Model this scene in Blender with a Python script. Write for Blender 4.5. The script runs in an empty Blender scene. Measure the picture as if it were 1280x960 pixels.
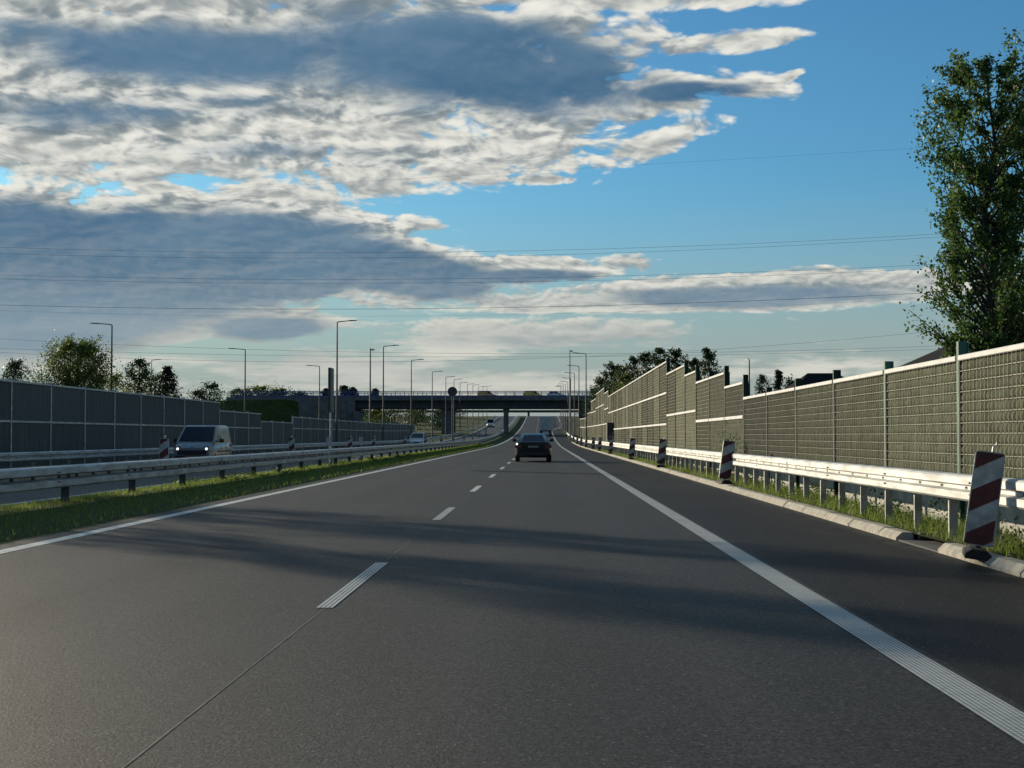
import bpy, bmesh, math, random
from mathutils import Vector, Matrix
R = math.radians
S = bpy.context.scene
COL = S.collection
rnd = random.Random(11)

# ------------------------------------------------------------------ camera
CAM_H = 1.3
cam = bpy.data.cameras.new('camera')
cam_ob = bpy.data.objects.new('camera', cam)
COL.objects.link(cam_ob)
cam.sensor_width = 36.0
cam.lens = 54.14
cam.clip_start = 0.1
cam.clip_end = 9000
cam_ob.location = (0, 0, CAM_H)
cam_ob.rotation_euler = (R(90 + 1.934), 0, R(1.16))
S.camera = cam_ob

# ------------------------------------------------------------------ sun and sky
SUN_AZ, SUN_EL = R(-40), R(13)
sun_dir = Vector((math.sin(SUN_AZ) * math.cos(SUN_EL), math.cos(SUN_AZ) * math.cos(SUN_EL), math.sin(SUN_EL)))
sl = bpy.data.lights.new('sun', 'SUN')
sl.energy = 4.6
sl.angle = R(0.53)
sl.color = (1.0, 0.87, 0.66)
sun_ob = bpy.data.objects.new('sun', sl)
COL.objects.link(sun_ob)
sun_ob.rotation_euler = (-sun_dir).to_track_quat('-Z', 'Y').to_euler()
sun_ob.location = (-60, 60, 40)

S.view_settings.view_transform = 'Standard'
S.view_settings.look = 'None'
S.view_settings.exposure = 0.0
S.view_settings.gamma = 1.0


class X:
    """a node socket with arithmetic"""
    nt = None

    def __init__(s, sock): s.s = sock

    @staticmethod
    def m(op, *a, clamp=False):
        n = X.nt.nodes.new('ShaderNodeMath'); n.operation = op; n.use_clamp = clamp
        for i, v in enumerate(a):
            if isinstance(v, X): X.nt.links.new(v.s, n.inputs[i])
            else: n.inputs[i].default_value = v
        return X(n.outputs[0])

    def __add__(s, o): return X.m('ADD', s, o)
    __radd__ = __add__
    def __sub__(s, o): return X.m('SUBTRACT', s, o)
    def __rsub__(s, o): return X.m('SUBTRACT', o, s)
    def __mul__(s, o): return X.m('MULTIPLY', s, o)
    __rmul__ = __mul__
    def __truediv__(s, o): return X.m('DIVIDE', s, o)
    def __rtruediv__(s, o): return X.m('DIVIDE', o, s)


def smooth(v, a, b):
    n = X.nt.nodes.new('ShaderNodeMapRange'); n.interpolation_type = 'SMOOTHSTEP'
    X.nt.links.new(v.s, n.inputs[0])
    n.inputs[1].default_value = a; n.inputs[2].default_value = b
    n.inputs[3].default_value = 0; n.inputs[4].default_value = 1
    return X(n.outputs[0])


def comb(x, y, z=0.0):
    n = X.nt.nodes.new('ShaderNodeCombineXYZ')
    for i, v in enumerate((x, y, z)):
        if isinstance(v, X): X.nt.links.new(v.s, n.inputs[i])
        else: n.inputs[i].default_value = v
    return X(n.outputs[0])


def noise(vec, scale, detail=6, rough=0.55, dist=0.0):
    n = X.nt.nodes.new('ShaderNodeTexNoise')
    X.nt.links.new(vec.s, n.inputs['Vector'])
    n.inputs['Scale'].default_value = scale; n.inputs['Detail'].default_value = detail
    n.inputs['Roughness'].default_value = rough; n.inputs['Distortion'].default_value = dist
    return X(n.outputs[0])


def mixc(f, a, b, mode='MIX'):
    n = X.nt.nodes.new('ShaderNodeMix'); n.data_type = 'RGBA'; n.blend_type = mode
    for i, v in ((0, f), (6, a), (7, b)):
        if isinstance(v, X): X.nt.links.new(v.s, n.inputs[i])
        elif i == 0: n.inputs[0].default_value = v
        else: n.inputs[i].default_value = (v[0], v[1], v[2], 1)
    return X(n.outputs[2])


world = bpy.data.worlds.new('World')
S.world = world
world.use_nodes = True
nt = world.node_tree
X.nt = nt
bg = nt.nodes['Background']
sky = nt.nodes.new('ShaderNodeTexSky')
sky.sky_type = 'NISHITA'
sky.sun_disc = False
sky.sun_elevation = SUN_EL
sky.sun_rotation = SUN_AZ
sky.air_density = 1.0
sky.dust_density = 0.6
sky.ozone_density = 2.0
tc = nt.nodes.new('ShaderNodeTexCoord')
sp = nt.nodes.new('ShaderNodeSeparateXYZ')
nt.links.new(tc.outputs['Generated'], sp.inputs[0])
dx, dy, dz = X(sp.outputs[0]), X(sp.outputs[1]), X(sp.outputs[2])
az = X.m('ARCTAN2', dx, dy)                      # azimuth from the road's direction
el = X.m('ARCSINE', X.m('MINIMUM', X.m('MAXIMUM', dz, -1.0), 1.0))
# cloud deck: directions projected on a (softened) flat layer overhead
def puff(vec, scale, detail=3.0, rough=0.5):
    n = X.nt.nodes.new('ShaderNodeTexVoronoi'); n.voronoi_dimensions = '2D'; n.feature = 'F1'; n.normalize = True
    X.nt.links.new(vec.s, n.inputs['Vector'])
    n.inputs['Scale'].default_value = scale; n.inputs['Detail'].default_value = detail; n.inputs['Roughness'].default_value = rough
    return 1.0 - X(n.outputs['Distance'])


den = X.m('MAXIMUM', dz, 0.0) + 0.20
px, py = dx / den, dy / den
P = comb(px, py)
w1 = noise(P, 5.0, 2, 0.5)
w2 = noise(comb(px + 9.3, py - 4.1), 5.0, 2, 0.5)
qx, qy = px + (w1 - 0.5) * 0.11, py + (w2 - 0.5) * 0.11
PU = 8.5
pf = puff(comb(qx, qy * 0.8), PU, 3.0, 0.6)
pf2 = puff(comb(qx - 0.008, qy * 0.8 - 0.022), PU, 3.0, 0.6)
n1 = noise(comb(qx, qy), 9.0, 8, 0.58)
n2 = noise(comb(qx - 0.006, qy - 0.03), 9.0, 5, 0.62)
nb = noise(comb(qx * 0.7, qy * 0.8, 3.3), 2.6, 4, 0.5)       # broad masses


def deg(x, y):     # view angles of a compass direction / elevation, written as photo position
    return (x - 679) / 1925.0, (545 - y) / 1925.0


def blob(cx, cy, rx, ry, w=1.0, tilt=0.0):
    a, e = deg(cx, cy)
    da, de = (az - a), (el - e)
    if tilt:
        de = de - da * tilt
    da = da * (1925.0 / rx); de = de * (1925.0 / ry)
    return (1.0 - (da * da + de * de)) * w


def union(*bl):
    r = bl[0]
    for b in bl[1:]:
        n = X.nt.nodes.new('ShaderNodeMath'); n.operation = 'SMOOTH_MAX'
        X.nt.links.new(r.s, n.inputs[0]); X.nt.links.new(b.s, n.inputs[1]); n.inputs[2].default_value = 0.15
        r = X(n.outputs[0])
    return X.m('MAXIMUM', r, -1.4)


# coverage: the cloud masses
upper = union(blob(120, 105, 640, 150, 0.82), blob(600, 100, 250, 95, 0.7), blob(800, 122, 190, 36, 0.6, 0.03),
              blob(720, 4, 340, 20, 0.5), blob(900, 66, 85, 15, 0.45, 0.08), blob(985, 108, 20, 8, 0.5, 0.35),
              blob(610, 190, 190, 36, 0.45, 0.12), blob(830, 178, 85, 20, 0.5, 0.3), blob(670, 226, 36, 6, 0.3), blob(440, 225, 90, 34, 0.5))
lowbank = union(blob(20, 345, 470, 104, 1.2), blob(290, 318, 260, 80, 1.2), blob(480, 330, 170, 50, 1.0, -0.2), blob(660, 338, 150, 20, 0.8, 0.02),
                blob(300, 250, 200, 18, 0.4))
strat = union(blob(335, 407, 108, 28, 0.9), blob(910, 366, 310, 24, 0.8, 0.02), blob(680, 380, 300, 12, 0.5),
              blob(50, 415, 190, 60, 0.8), blob(660, 418, 240, 20, 0.4), blob(380, 455, 260, 26, 0.12), blob(700, 470, 260, 22, 0.15), blob(1000, 440, 260, 16, 0.1))
front = union(upper, lowbank, strat)
rest = (noise(comb(az * 1.3, el * 3.0, 7.0), 1.7, 2, 0.5) - 0.40) * 5.0       # the sky elsewhere: broken cloud, set thicker and darker to lower the ambient light
infr = smooth(X.m('ABSOLUTE', az), 0.42, 0.62)
inel = smooth(el, 0.31, 0.42)
out = X.m('MAXIMUM', infr, inel)
cover = front * (1.0 - out) + rest * out
lowsky = smooth(el, 0.045, 0.125)
streak = noise(comb(az * 5.0, el * 34.0, 1.7), 1.6, 6, 0.58)      # far decks seen edge-on
rough_ = ((pf - 0.62) * 1.9 + (n1 - 0.5) * 1.5) * (lowsky * 0.75 + 0.25) + (streak - 0.5) * 2.4 * (1.0 - lowsky)
d = cover + rough_ + (nb - 0.5) * 1.0
alpha = smooth(d, -0.02, 0.34)
# optical thickness: thin rims glow, thick cores are grey
core = union(blob(30, 345, 500, 96, 1.15), blob(290, 330, 260, 72, 1.1), blob(490, 338, 190, 40, 1.0, -0.15), blob(650, 347, 150, 13, 0.8), blob(340, 412, 98, 20, 0.9),
             blob(930, 374, 260, 17, 0.8), blob(600, 84, 320, 78, 0.85, -0.10), blob(860, 122, 120, 20, 0.8), blob(240, 82, 280, 46, 0.68),
             blob(100, 160, 150, 24, 0.5), blob(60, 62, 100, 14, 0.25), blob(330, 140, 170, 16, 0.22), blob(400, 195, 200, 14, 0.25), blob(40, 410, 200, 55, 0.8), blob(640, 428, 260, 10, 0.35))
core = core * (1.0 - out) + (rest * 0.35 + 0.85) * out
inside = smooth(core, 0.12, 0.9)
thick = smooth(X.m('MINIMUM', d, 0.9) * 0.34 * (1.0 - inside) + core * 0.62 + inside * 0.42 + (nb - 0.5) * 0.6 * (1.0 - inside * 0.8) + (n2 - 0.5) * 0.8 * (1.0 - inside * 0.85) + 0.06, 0.0, 0.92)
rimz = smooth(core, -0.40, -0.02) * (1.0 - smooth(core, 0.02, 0.30))
relief = smooth((pf - pf2) * lowsky + (n1 - n2) * 0.7 * lowsky + (streak - 0.5) * 0.7 * (1.0 - lowsky), -0.24, 0.30)
c_rim, c_mid = (0.72, 0.715, 0.65), (0.265, 0.325, 0.365)
c_core = mixc(smooth(nb, 0.32, 0.68), (0.060, 0.148, 0.258), (0.110, 0.212, 0.325))
c_core = mixc((1.0 - smooth(el, 0.055, 0.115)) * 0.8, c_core, (0.17, 0.28, 0.385))
ccol = mixc(smooth(thick, -0.08, 0.48), c_rim, c_mid)
ccol = mixc(smooth(thick, 0.42, 0.95), ccol, c_core)
rel = (1.0 - smooth(thick, 0.30, 1.0)) * 0.66 + 0.04
ccol = mixc(rel, ccol, mixc(relief, (0.105, 0.155, 0.195), (0.93, 0.915, 0.83)))
ccol = mixc((1.0 - smooth(d, 0.05, 0.55)) * 0.6 * smooth(relief, 0.2, 0.7), ccol, (0.90, 0.87, 0.74))
ccol = mixc(rimz * smooth(relief, 0.15, 0.75) * 0.5 * lowsky, ccol, (0.92, 0.90, 0.82))
K = 0.12                                          # background strength
sk = mixc(1.0, X(sky.outputs[0]), (0.33, 0.69, 0.92), 'MULTIPLY')
# moist air low over the horizon veils the blue and the far clouds
veil = 1.0 - smooth(el, 0.01, 0.175)
sc_ = lambda c: tuple(v / K for v in c)
skv = mixc(veil * 0.96, sk, sc_((0.345, 0.385, 0.37)))
ccol = mixc(veil * 0.5, ccol, mixc(relief, (0.24, 0.32, 0.345), (0.62, 0.60, 0.50)))
ccol = mixc(1.0, ccol, (1 / K, 1 / K, 1 / K), 'MULTIPLY')
full = mixc(alpha, skv, ccol)
nt.links.new(full.s, bg.inputs[0])
bg.inputs[1].default_value = K
world.cycles.sampling_method = 'MANUAL'
world.cycles.sample_map_resolution = 512

# ------------------------------------------------------------------ helpers
def gz(y):
    """height of the road along its length: flat, then a long rise to a crest"""
    if y <= 160: return 0.0
    if y <= 540: return 5.1e-5 * (y - 160) ** 2
    s0 = 2 * 5.1e-5 * 380; z0 = 5.1e-5 * 380 ** 2; t = y - 540
    if y <= 700: return z0 + s0 * t - (s0 + 0.02) / 320.0 * t * t
    z1 = z0 + s0 * 160 - (s0 + 0.02) / 320.0 * 160 * 160
    return max(z1 - 0.02 * (y - 700), -6.0)


def tag(o, label=None, cat=None, group=None, kind=None):
    if label: o['label'] = label
    if cat: o['category'] = cat
    if group: o['group'] = group
    if kind: o['kind'] = kind
    return o


def empty(name, loc=(0, 0, 0), rz=0.0, label=None, cat=None, group=None, kind=None):
    o = bpy.data.objects.new(name, None); COL.objects.link(o)
    o.empty_display_size = 0.2
    o.location = loc; o.rotation_euler = (0, 0, rz)
    return tag(o, label, cat, group, kind)


class MB:
    def __init__(s): s.v = []; s.f = []

    def add(s, vs, fs):
        b = len(s.v); s.v.extend([tuple(p) for p in vs]); s.f.extend([tuple(i + b for i in f) for f in fs])
        return s

    def box(s, x0, x1, y0, y1, z0, z1, bev=0.0, sl=0.0):
        """box, optionally with its long edges chamfered; sl = rise from y0 to y1"""
        if bev <= 0:
            v = [(x0, y0, z0), (x1, y0, z0), (x1, y1, z0 + sl), (x0, y1, z0 + sl), (x0, y0, z1), (x1, y0, z1), (x1, y1, z1 + sl), (x0, y1, z1 + sl)]
            return s.add(v, [(3, 2, 1, 0), (4, 5, 6, 7), (0, 1, 5, 4), (1, 2, 6, 5), (2, 3, 7, 6), (3, 0, 4, 7)])
        b = bev
        prof = [(x0 + b, z0), (x1 - b, z0), (x1, z0 + b), (x1, z1 - b), (x1 - b, z1), (x0 + b, z1), (x0, z1 - b), (x0, z0 + b)]
        return s.extrude(prof, [(y0, 0), (y1, sl)])

    def extrude(s, prof, ys, cap=True):
        """closed profile in x,z swept along y; ys = [(y, dz)]"""
        n = len(prof); v = []; f = []
        for (y, dz_) in ys: v += [(p[0], y, p[1] + dz_) for p in prof]
        for k in range(len(ys) - 1):
            for i in range(n):
                j = (i + 1) % n
                f.append((k * n + i, k * n + j, (k + 1) * n + j, (k + 1) * n + i))
        if cap:
            f.append(tuple(range(n - 1, -1, -1))); f.append(tuple(range((len(ys) - 1) * n, len(ys) * n)))
        return s.add(v, f)

    def loft(s, secs, cap=True):
        n = len(secs[0]); v = []; f = []
        for q in secs: v += q
        for k in range(len(secs) - 1):
            for i in range(n):
                j = (i + 1) % n
                f.append((k * n + i, k * n + j, (k + 1) * n + j, (k + 1) * n + i))
        if cap:
            f.append(tuple(range(n - 1, -1, -1))); f.append(tuple(range((len(secs) - 1) * n, len(secs) * n)))
        return s.add(v, f)

    def tube(s, pts, rads, n=8, cap=True):
        pts = [Vector(p) for p in pts]; secs = []
        if not isinstance(rads, (list, tuple)): rads = [rads] * len(pts)
        up = None
        for i, p in enumerate(pts):
            t = (pts[min(i + 1, len(pts) - 1)] - pts[max(i - 1, 0)]).normalized()
            if up is None:
                up = Vector((0, 0, 1)) if abs(t.z) < 0.9 else Vector((0, 1, 0))
            a = t.cross(up)
            if a.length < 1e-4: a = t.cross(Vector((1, 0, 0)))
            a.normalize(); b = a.cross(t).normalized(); up = b
            secs.append([tuple(p + (a * math.cos(2 * math.pi * k / n) + b * math.sin(2 * math.pi * k / n)) * rads[i]) for k in range(n)])
        return s.loft(secs, cap)

    def disc(s, c, axis, r, t, n=20):
        a = Vector(axis).normalized()
        return s.tube([Vector(c) - a * t / 2, Vector(c) + a * t / 2], [r, r], n)

    def build(s, name, mat, parent=None, smooth_=False, loc=None):
        me = bpy.data.meshes.new(name); me.from_pydata(s.v, [], s.f)
        me.update()
        o = bpy.data.objects.new(name, me); COL.objects.link(o)
        if mat is not None: me.materials.append(mat)
        if smooth_:
            me.polygons.foreach_set('use_smooth', [True] * len(me.polygons))
            try: me.set_sharp_from_angle(angle=R(38))
            except Exception: pass
        if parent is not None: o.parent = parent
        if loc is not None: o.location = loc
        return o


def fixn(o):
    bm = bmesh.new(); bm.from_mesh(o.data); bmesh.ops.recalc_face_normals(bm, faces=bm.faces); bm.to_mesh(o.data); bm.free()
    return o


def copy_tree(o, parent=None):
    c = o.copy(); COL.objects.link(c); c.parent = parent
    if parent is not None: c.matrix_parent_inverse = o.matrix_parent_inverse.copy()
    for ch in list(o.children): copy_tree(ch, c)
    return c


ORD = ['nearest', 'second', 'third', 'fourth', 'fifth', 'sixth', 'seventh', 'eighth', 'ninth', 'tenth', 'eleventh', 'twelfth', 'thirteenth', 'fourteenth', 'fifteenth', 'sixteenth']

# ------------------------------------------------------------------ materials
def mat(name, col, rough=0.6, metal=0.0, var=0.12, vscale=3.0, bump=0.0, bscale=40.0, spec=0.5, stretch=(1, 1, 1), emit=None, coat=0.0, col2=None, tone=0.0):
    m = bpy.data.materials.new(name); m.use_nodes = True
    t = m.node_tree; X.nt = t
    b = t.nodes['Principled BSDF']
    b.inputs['Roughness'].default_value = rough; b.inputs['Metallic'].default_value = metal
    b.inputs['Specular IOR Level'].default_value = spec
    b.inputs['Coat Weight'].default_value = coat
    g = t.nodes.new('ShaderNodeNewGeometry')
    mp = t.nodes.new('ShaderNodeMapping'); mp.inputs['Scale'].default_value = stretch
    t.links.new(g.outputs['Position'], mp.inputs[0])
    Pm = X(mp.outputs[0])
    if var > 0 or col2:
        nn = noise(Pm, vscale, 5, 0.6)
        c2 = col2 or tuple(min(1, c * (1 + var * 2.2)) for c in col)
        c1 = col if col2 else tuple(c * (1 - var * 2.2) for c in col)
        cc = mixc(smooth(nn, 0.3, 0.7), c1, c2)
        if tone:
            oi = t.nodes.new('ShaderNodeObjectInfo'); rv = X(oi.outputs['Random'])
            tv = rv * tone * 2.0 + (1.0 - tone)
            cc = mixc(1.0, cc, comb(tv, tv * 0.985 + 0.01, tv * 0.95 + 0.03), 'MULTIPLY')
        t.links.new(cc.s, b.inputs['Base Color'])
        rr = nn * 0.25 + (rough - 0.125)
        t.links.new(rr.s, b.inputs['Roughness'])
    else:
        b.inputs['Base Color'].default_value = (*col, 1)
    if bump > 0:
        bn = t.nodes.new('ShaderNodeBump'); bn.inputs['Strength'].default_value = bump; bn.inputs['Distance'].default_value = 0.01
        t.links.new(noise(Pm, bscale, 4, 0.6).s, bn.inputs['Height'])
        t.links.new(bn.outputs[0], b.inputs['Normal'])
    if emit:
        b.inputs['Emission Color'].default_value = (*emit[0], 1); b.inputs['Emission Strength'].default_value = emit[1]
    return m


def asphalt(name, base, patch):
    m = bpy.data.materials.new(name); m.use_nodes = True
    t = m.node_tree; X.nt = t; b = t.nodes['Principled BSDF']
    g = t.nodes.new('ShaderNodeNewGeometry'); P_ = X(g.outputs['Position'])
    sep = t.nodes.new('ShaderNodeSeparateXYZ'); t.links.new(P_.s, sep.inputs[0])
    xx, yy = X(sep.outputs[0]), X(sep.outputs[1])
    fine = noise(P_, 55.0, 4, 0.8)
    mid = noise(P_, 16.0, 4, 0.6)
    vor = t.nodes.new('ShaderNodeTexVoronoi'); vor.inputs['Scale'].default_value = 78.0
    t.links.new(P_.s, vor.inputs['Vector']); stone = X(vor.outputs['Color'])
    sp2 = t.nodes.new('ShaderNodeSeparateColor'); t.links.new(stone.s, sp2.inputs[0]); sr = X(sp2.outputs[0])
    lane = noise(comb(xx * 1.6, yy * 0.035), 1.0, 3, 0.5)       # streaks of wear along the lane
    blot = noise(comb(xx * 0.35, yy * 0.16), 1.0, 4, 0.55)
    v = (fine - 0.5) * 3.0 + (sr - 0.5) * 3.0 + (mid - 0.5) * 0.8 + (lane - 0.5) * 1.3 * patch + (blot - 0.5) * 1.3 * patch + 1.0
    tw = None
    for c in (0.24, -3.85):
        q_ = (X.m('ABSOLUTE', xx - c) - 0.78) / 0.30
        g_ = X.m('EXPONENT', q_ * q_ * -1.0)
        o_ = (xx - c) / 0.34
        o_ = X.m('EXPONENT', o_ * o_ * -1.0)
        w_ = g_ * (0.12 + (lane - 0.5) * 0.5) - o_ * (0.14 + (lane - 0.5) * 0.4)
        tw = w_ if tw is None else tw + w_
    v = v + tw * patch * 2.2 + smooth(xx, -1.60, -1.70) * 0.22 * patch
    v = X.m('MAXIMUM', v, 0.12)
    cc = mixc(1.0, comb(v, v, v), base, 'MULTIPLY')
    # pale chips of aggregate
    chip = smooth(sr, 0.985, 0.995)
    cc = mixc(chip * 0.6, cc, (0.22, 0.21, 0.19))
    dust = smooth(xx + (noise(P_, 2.3, 5, 0.65) - 0.5) * 0.9, 4.12, 4.42)
    cc = mixc(dust * 0.5, cc, (0.12, 0.108, 0.085))
    t.links.new(cc.s, b.inputs['Base Color'])
    rr = 0.62 + (blot - 0.5) * 0.22 + (lane - 0.5) * 0.15 + (fine - 0.5) * 0.2
    t.links.new(rr.s, b.inputs['Roughness'])
    b.inputs['Specular IOR Level'].default_value = 0.22 if base[0] > 0.02 else 0.14
    bn = t.nodes.new('ShaderNodeBump'); bn.inputs['Strength'].default_value = 1.0; bn.inputs['Distance'].default_value = 0.010
    t.links.new((fine + sr * 0.8).s, bn.inputs['Height']); t.links.new(bn.outputs[0], b.inputs['Normal'])
    return m


def marking(name, x0, pitch, duty, dots):
    """thermoplastic road paint laid in fine longitudinal rows; between the rows the asphalt shows"""
    m = bpy.data.materials.new(name); m.use_nodes = True
    t = m.node_tree; X.nt = t; b = t.nodes['Principled BSDF']
    g = t.nodes.new('ShaderNodeNewGeometry'); sep = t.nodes.new('ShaderNodeSeparateXYZ'); t.links.new(g.outputs['Position'], sep.inputs[0])
    xx, yy = X(sep.outputs[0]), X(sep.outputs[1])
    fr = X.m('FRACT', (xx - x0) / pitch)
    row = smooth(X.m('ABSOLUTE', fr - 0.5), duty / 2 + 0.05, duty / 2 - 0.05)
    if dots:
        fy = X.m('FRACT', yy / dots)
        row = row * (smooth(X.m('ABSOLUTE', fy - 0.5), 0.46, 0.36) * 0.55 + 0.45)
    wear = smooth(noise(X(g.outputs['Position']), 9.0, 6, 0.7), 0.32, 0.52)
    wear = (wear * 0.35 + 0.65) * (smooth(noise(comb(xx, yy * 0.4), 1.4, 4, 0.6), 0.2, 0.7) * 0.25 + 0.75)
    cc = mixc(row * wear, (0.05, 0.05, 0.048), (0.62, 0.62, 0.57))
    t.links.new(cc.s, b.inputs['Base Color'])
    b.inputs['Roughness'].default_value = 0.6
    return m


M = {}
M['asphalt'] = asphalt('asphalt', (0.027, 0.0265, 0.0245), 0.8)
M['shoulder'] = asphalt('asphalt_new', (0.010, 0.010, 0.010), 0.30)
M['asphalt_far'] = asphalt('asphalt_old', (0.065, 0.064, 0.060), 0.5)
M['edge_paint'] = marking('edge_line_paint', 2.02, 0.0265, 0.74, 0.05)
M['dash_paint'] = marking('lane_dash_paint', -1.72, 0.0335, 0.66, 0)
M['plain_paint'] = mat('white_road_paint', (0.58, 0.58, 0.54), 0.65, var=0.12, vscale=6)
M['joint'] = mat('pale_joint_seal', (0.15, 0.145, 0.135), 0.8, var=0.3, vscale=2)
M['soil'] = mat('grassy_soil', (0.050, 0.062, 0.022), 0.95, var=0.25, vscale=1.3, bump=0.6, bscale=12, col2=(0.060, 0.072, 0.024), spec=0.08)
M['grass_ground'] = mat('turf', (0.030, 0.046, 0.012), 0.95, var=0.25, vscale=0.5, bump=0.8, bscale=6, col2=(0.058, 0.074, 0.022), spec=0.1)
M['kerb'] = mat('kerb_concrete', (0.46, 0.42, 0.34), 0.85, var=0.12, vscale=7, bump=0.4, bscale=90)
M['plinth'] = mat('plinth_concrete', (0.52, 0.50, 0.44), 0.85, var=0.1, vscale=3, bump=0.3, bscale=60)
M['concrete'] = mat('bridge_concrete', (0.12, 0.12, 0.115), 0.85, var=0.12, vscale=1.2, bump=0.2, bscale=20)
M['galv'] = mat('galvanised_steel', (0.63, 0.63, 0.60), 0.52, metal=0.35, var=0.10, vscale=2.2, stretch=(1, 0.6, 3))
M['galv_old'] = mat('weathered_galvanised_steel', (0.46, 0.475, 0.465), 0.5, metal=0.3, var=0.14, vscale=2.2, stretch=(1, 0.6, 3))
M['galv_post'] = mat('galvanised_post_steel', (0.38, 0.38, 0.37), 0.55, metal=0.4, var=0.15, vscale=5)
M['post_shaded'] = mat('shaded_post_steel', (0.10, 0.105, 0.10), 0.7, metal=0.2, var=0.15, vscale=5)  # median posts: shade on the side facing the viewer put into the steel colour
M['teal_steel'] = mat('teal_coated_steel', (0.030, 0.125, 0.090), 0.5, var=0.12, vscale=3)
M['dark_slot'] = mat('dark_slot', (0.02, 0.02, 0.02), 0.8, var=0)
M['green_steel'] = mat('green_coated_steel', (0.012, 0.042, 0.030), 0.6, spec=0.2, var=0.12, vscale=3)
M['felt'] = mat('barrier_felt', (0.175, 0.188, 0.130), 0.95, var=0.0, vscale=2.0, bump=0.8, bscale=70, stretch=(6, 6, 1.0), col2=(0.070, 0.075, 0.053), tone=0.48, spec=0.05)
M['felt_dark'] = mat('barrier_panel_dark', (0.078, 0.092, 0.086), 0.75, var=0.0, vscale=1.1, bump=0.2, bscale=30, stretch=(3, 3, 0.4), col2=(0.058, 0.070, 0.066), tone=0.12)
M['cap'] = mat('barrier_cap', (0.74, 0.73, 0.69), 0.6, var=0.06, vscale=3)
M['wire'] = mat('pale_mesh_wire', (0.30, 0.30, 0.23), 0.6, metal=0.2, var=0.1)
M['red'] = mat('red_reflective', (0.10, 0.014, 0.014), 0.5, var=0.16, vscale=9)
M['white'] = mat('white_plastic', (0.42, 0.43, 0.42), 0.5, var=0.12, vscale=9)
M['rubber'] = mat('black_rubber', (0.018, 0.018, 0.018), 0.8, var=0.2, vscale=10, bump=0.2)
M['lamp_steel'] = mat('lamp_pole_steel', (0.10, 0.105, 0.105), 0.5, metal=0.5, var=0.08)
M['lamp_head'] = mat('lamp_head_grey', (0.13, 0.13, 0.13), 0.5, var=0.05)
M['dark_steel'] = mat('dark_steel', (0.045, 0.047, 0.05), 0.5, var=0.1)
M['blue_steel'] = mat('blue_painted_steel', (0.05, 0.075, 0.22), 0.5, var=0.1)
M['deck_dark'] = mat('bridge_girder_dark', (0.05, 0.053, 0.053), 0.75, var=0.12, vscale=0.6)
M['bark'] = mat('bark', (0.055, 0.048, 0.038), 0.9, var=0.2, vscale=6, bump=0.5, bscale=20)
M['glass'] = mat('car_glass', (0.008, 0.010, 0.013), 0.08, var=0, spec=0.35)
M['black_paint'] = mat('black_car_paint', (0.006, 0.007, 0.009), 0.10, var=0, coat=1.0, spec=0.5)
M['black_body'] = mat('black_car_body_paint', (0.006, 0.007, 0.009), 0.28, var=0, coat=0.15, spec=0.25)
M['silver_paint'] = mat('silver_blue_car_paint', (0.20, 0.23, 0.25), 0.32, metal=0.25, var=0, coat=0.4)
M['white_paint'] = mat('white_car_paint', (0.62, 0.63, 0.62), 0.3, var=0, coat=0.5)
M['grey_tarp'] = mat('grey_trailer', (0.42, 0.43, 0.42), 0.55, var=0.06, vscale=1)
M['yellow_paint'] = mat('yellow_car_paint', (0.72, 0.46, 0.03), 0.3, var=0, coat=0.5)
M['orange_paint'] = mat('amber_car_paint', (0.60, 0.34, 0.07), 0.35, var=0, coat=0.5)
M['black_trim'] = mat('black_trim', (0.012, 0.012, 0.013), 0.5, var=0)
M['tyre'] = mat('tyre_rubber', (0.014, 0.014, 0.014), 0.85, var=0.1)
M['rim'] = mat('alloy_rim', (0.45, 0.46, 0.47), 0.35, metal=0.8, var=0)
M['red_lens'] = mat('red_tail_lens', (0.10, 0.008, 0.008), 0.2, var=0)
M['plate'] = mat('number_plate', (0.22, 0.22, 0.21), 0.5, var=0)
M['headlight'] = mat('lit_headlight', (0.8, 0.8, 0.8), 0.2, var=0, emit=((1.0, 0.97, 0.9), 1.3))
M['chrome'] = mat('chrome_trim', (0.6, 0.6, 0.6), 0.15, metal=1.0, var=0)
M['roof_tile'] = mat('dark_roof_tile', (0.012, 0.011, 0.011), 0.95, spec=0.1, var=0.15, vscale=4, bump=0.5, bscale=12)
M['render_wall'] = mat('house_render', (0.34, 0.31, 0.27), 0.9, var=0.08)
M['wood_trim'] = mat('dark_wood_trim', (0.05, 0.035, 0.025), 0.7, var=0.15)
M['cable'] = mat('power_cable', (0.05, 0.055, 0.06), 0.6, var=0)
M['sign_green'] = mat('green_sign', (0.03, 0.15, 0.06), 0.5, var=0.05)


def leafmat(name, c1, c2, tr=0.35):
    m = bpy.data.materials.new(name); m.use_nodes = True
    t = m.node_tree; X.nt = t; b = t.nodes['Principled BSDF']; o = t.nodes['Material Output']
    g = t.nodes.new('ShaderNodeNewGeometry')
    f = X(g.outputs['Random Per Island'])
    cc = mixc(f, c1, c2)
    t.links.new(cc.s, b.inputs['Base Color']); b.inputs['Roughness'].default_value = 0.5
    b.inputs['Specular IOR Level'].default_value = 0.35
    tl = t.nodes.new('ShaderNodeBsdfTranslucent')
    c3 = mixc(f, tuple(min(1, v * 1.5) for v in c1), tuple(min(1, v * 1.7) for v in c2))
    t.links.new(c3.s, tl.inputs[0])
    mx = t.nodes.new('ShaderNodeMixShader'); mx.inputs[0].default_value = tr
    t.links.new(b.outputs[0], mx.inputs[1]); t.links.new(tl.outputs[0], mx.inputs[2]); t.links.new(mx.outputs[0], o.inputs[0])
    return m


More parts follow.
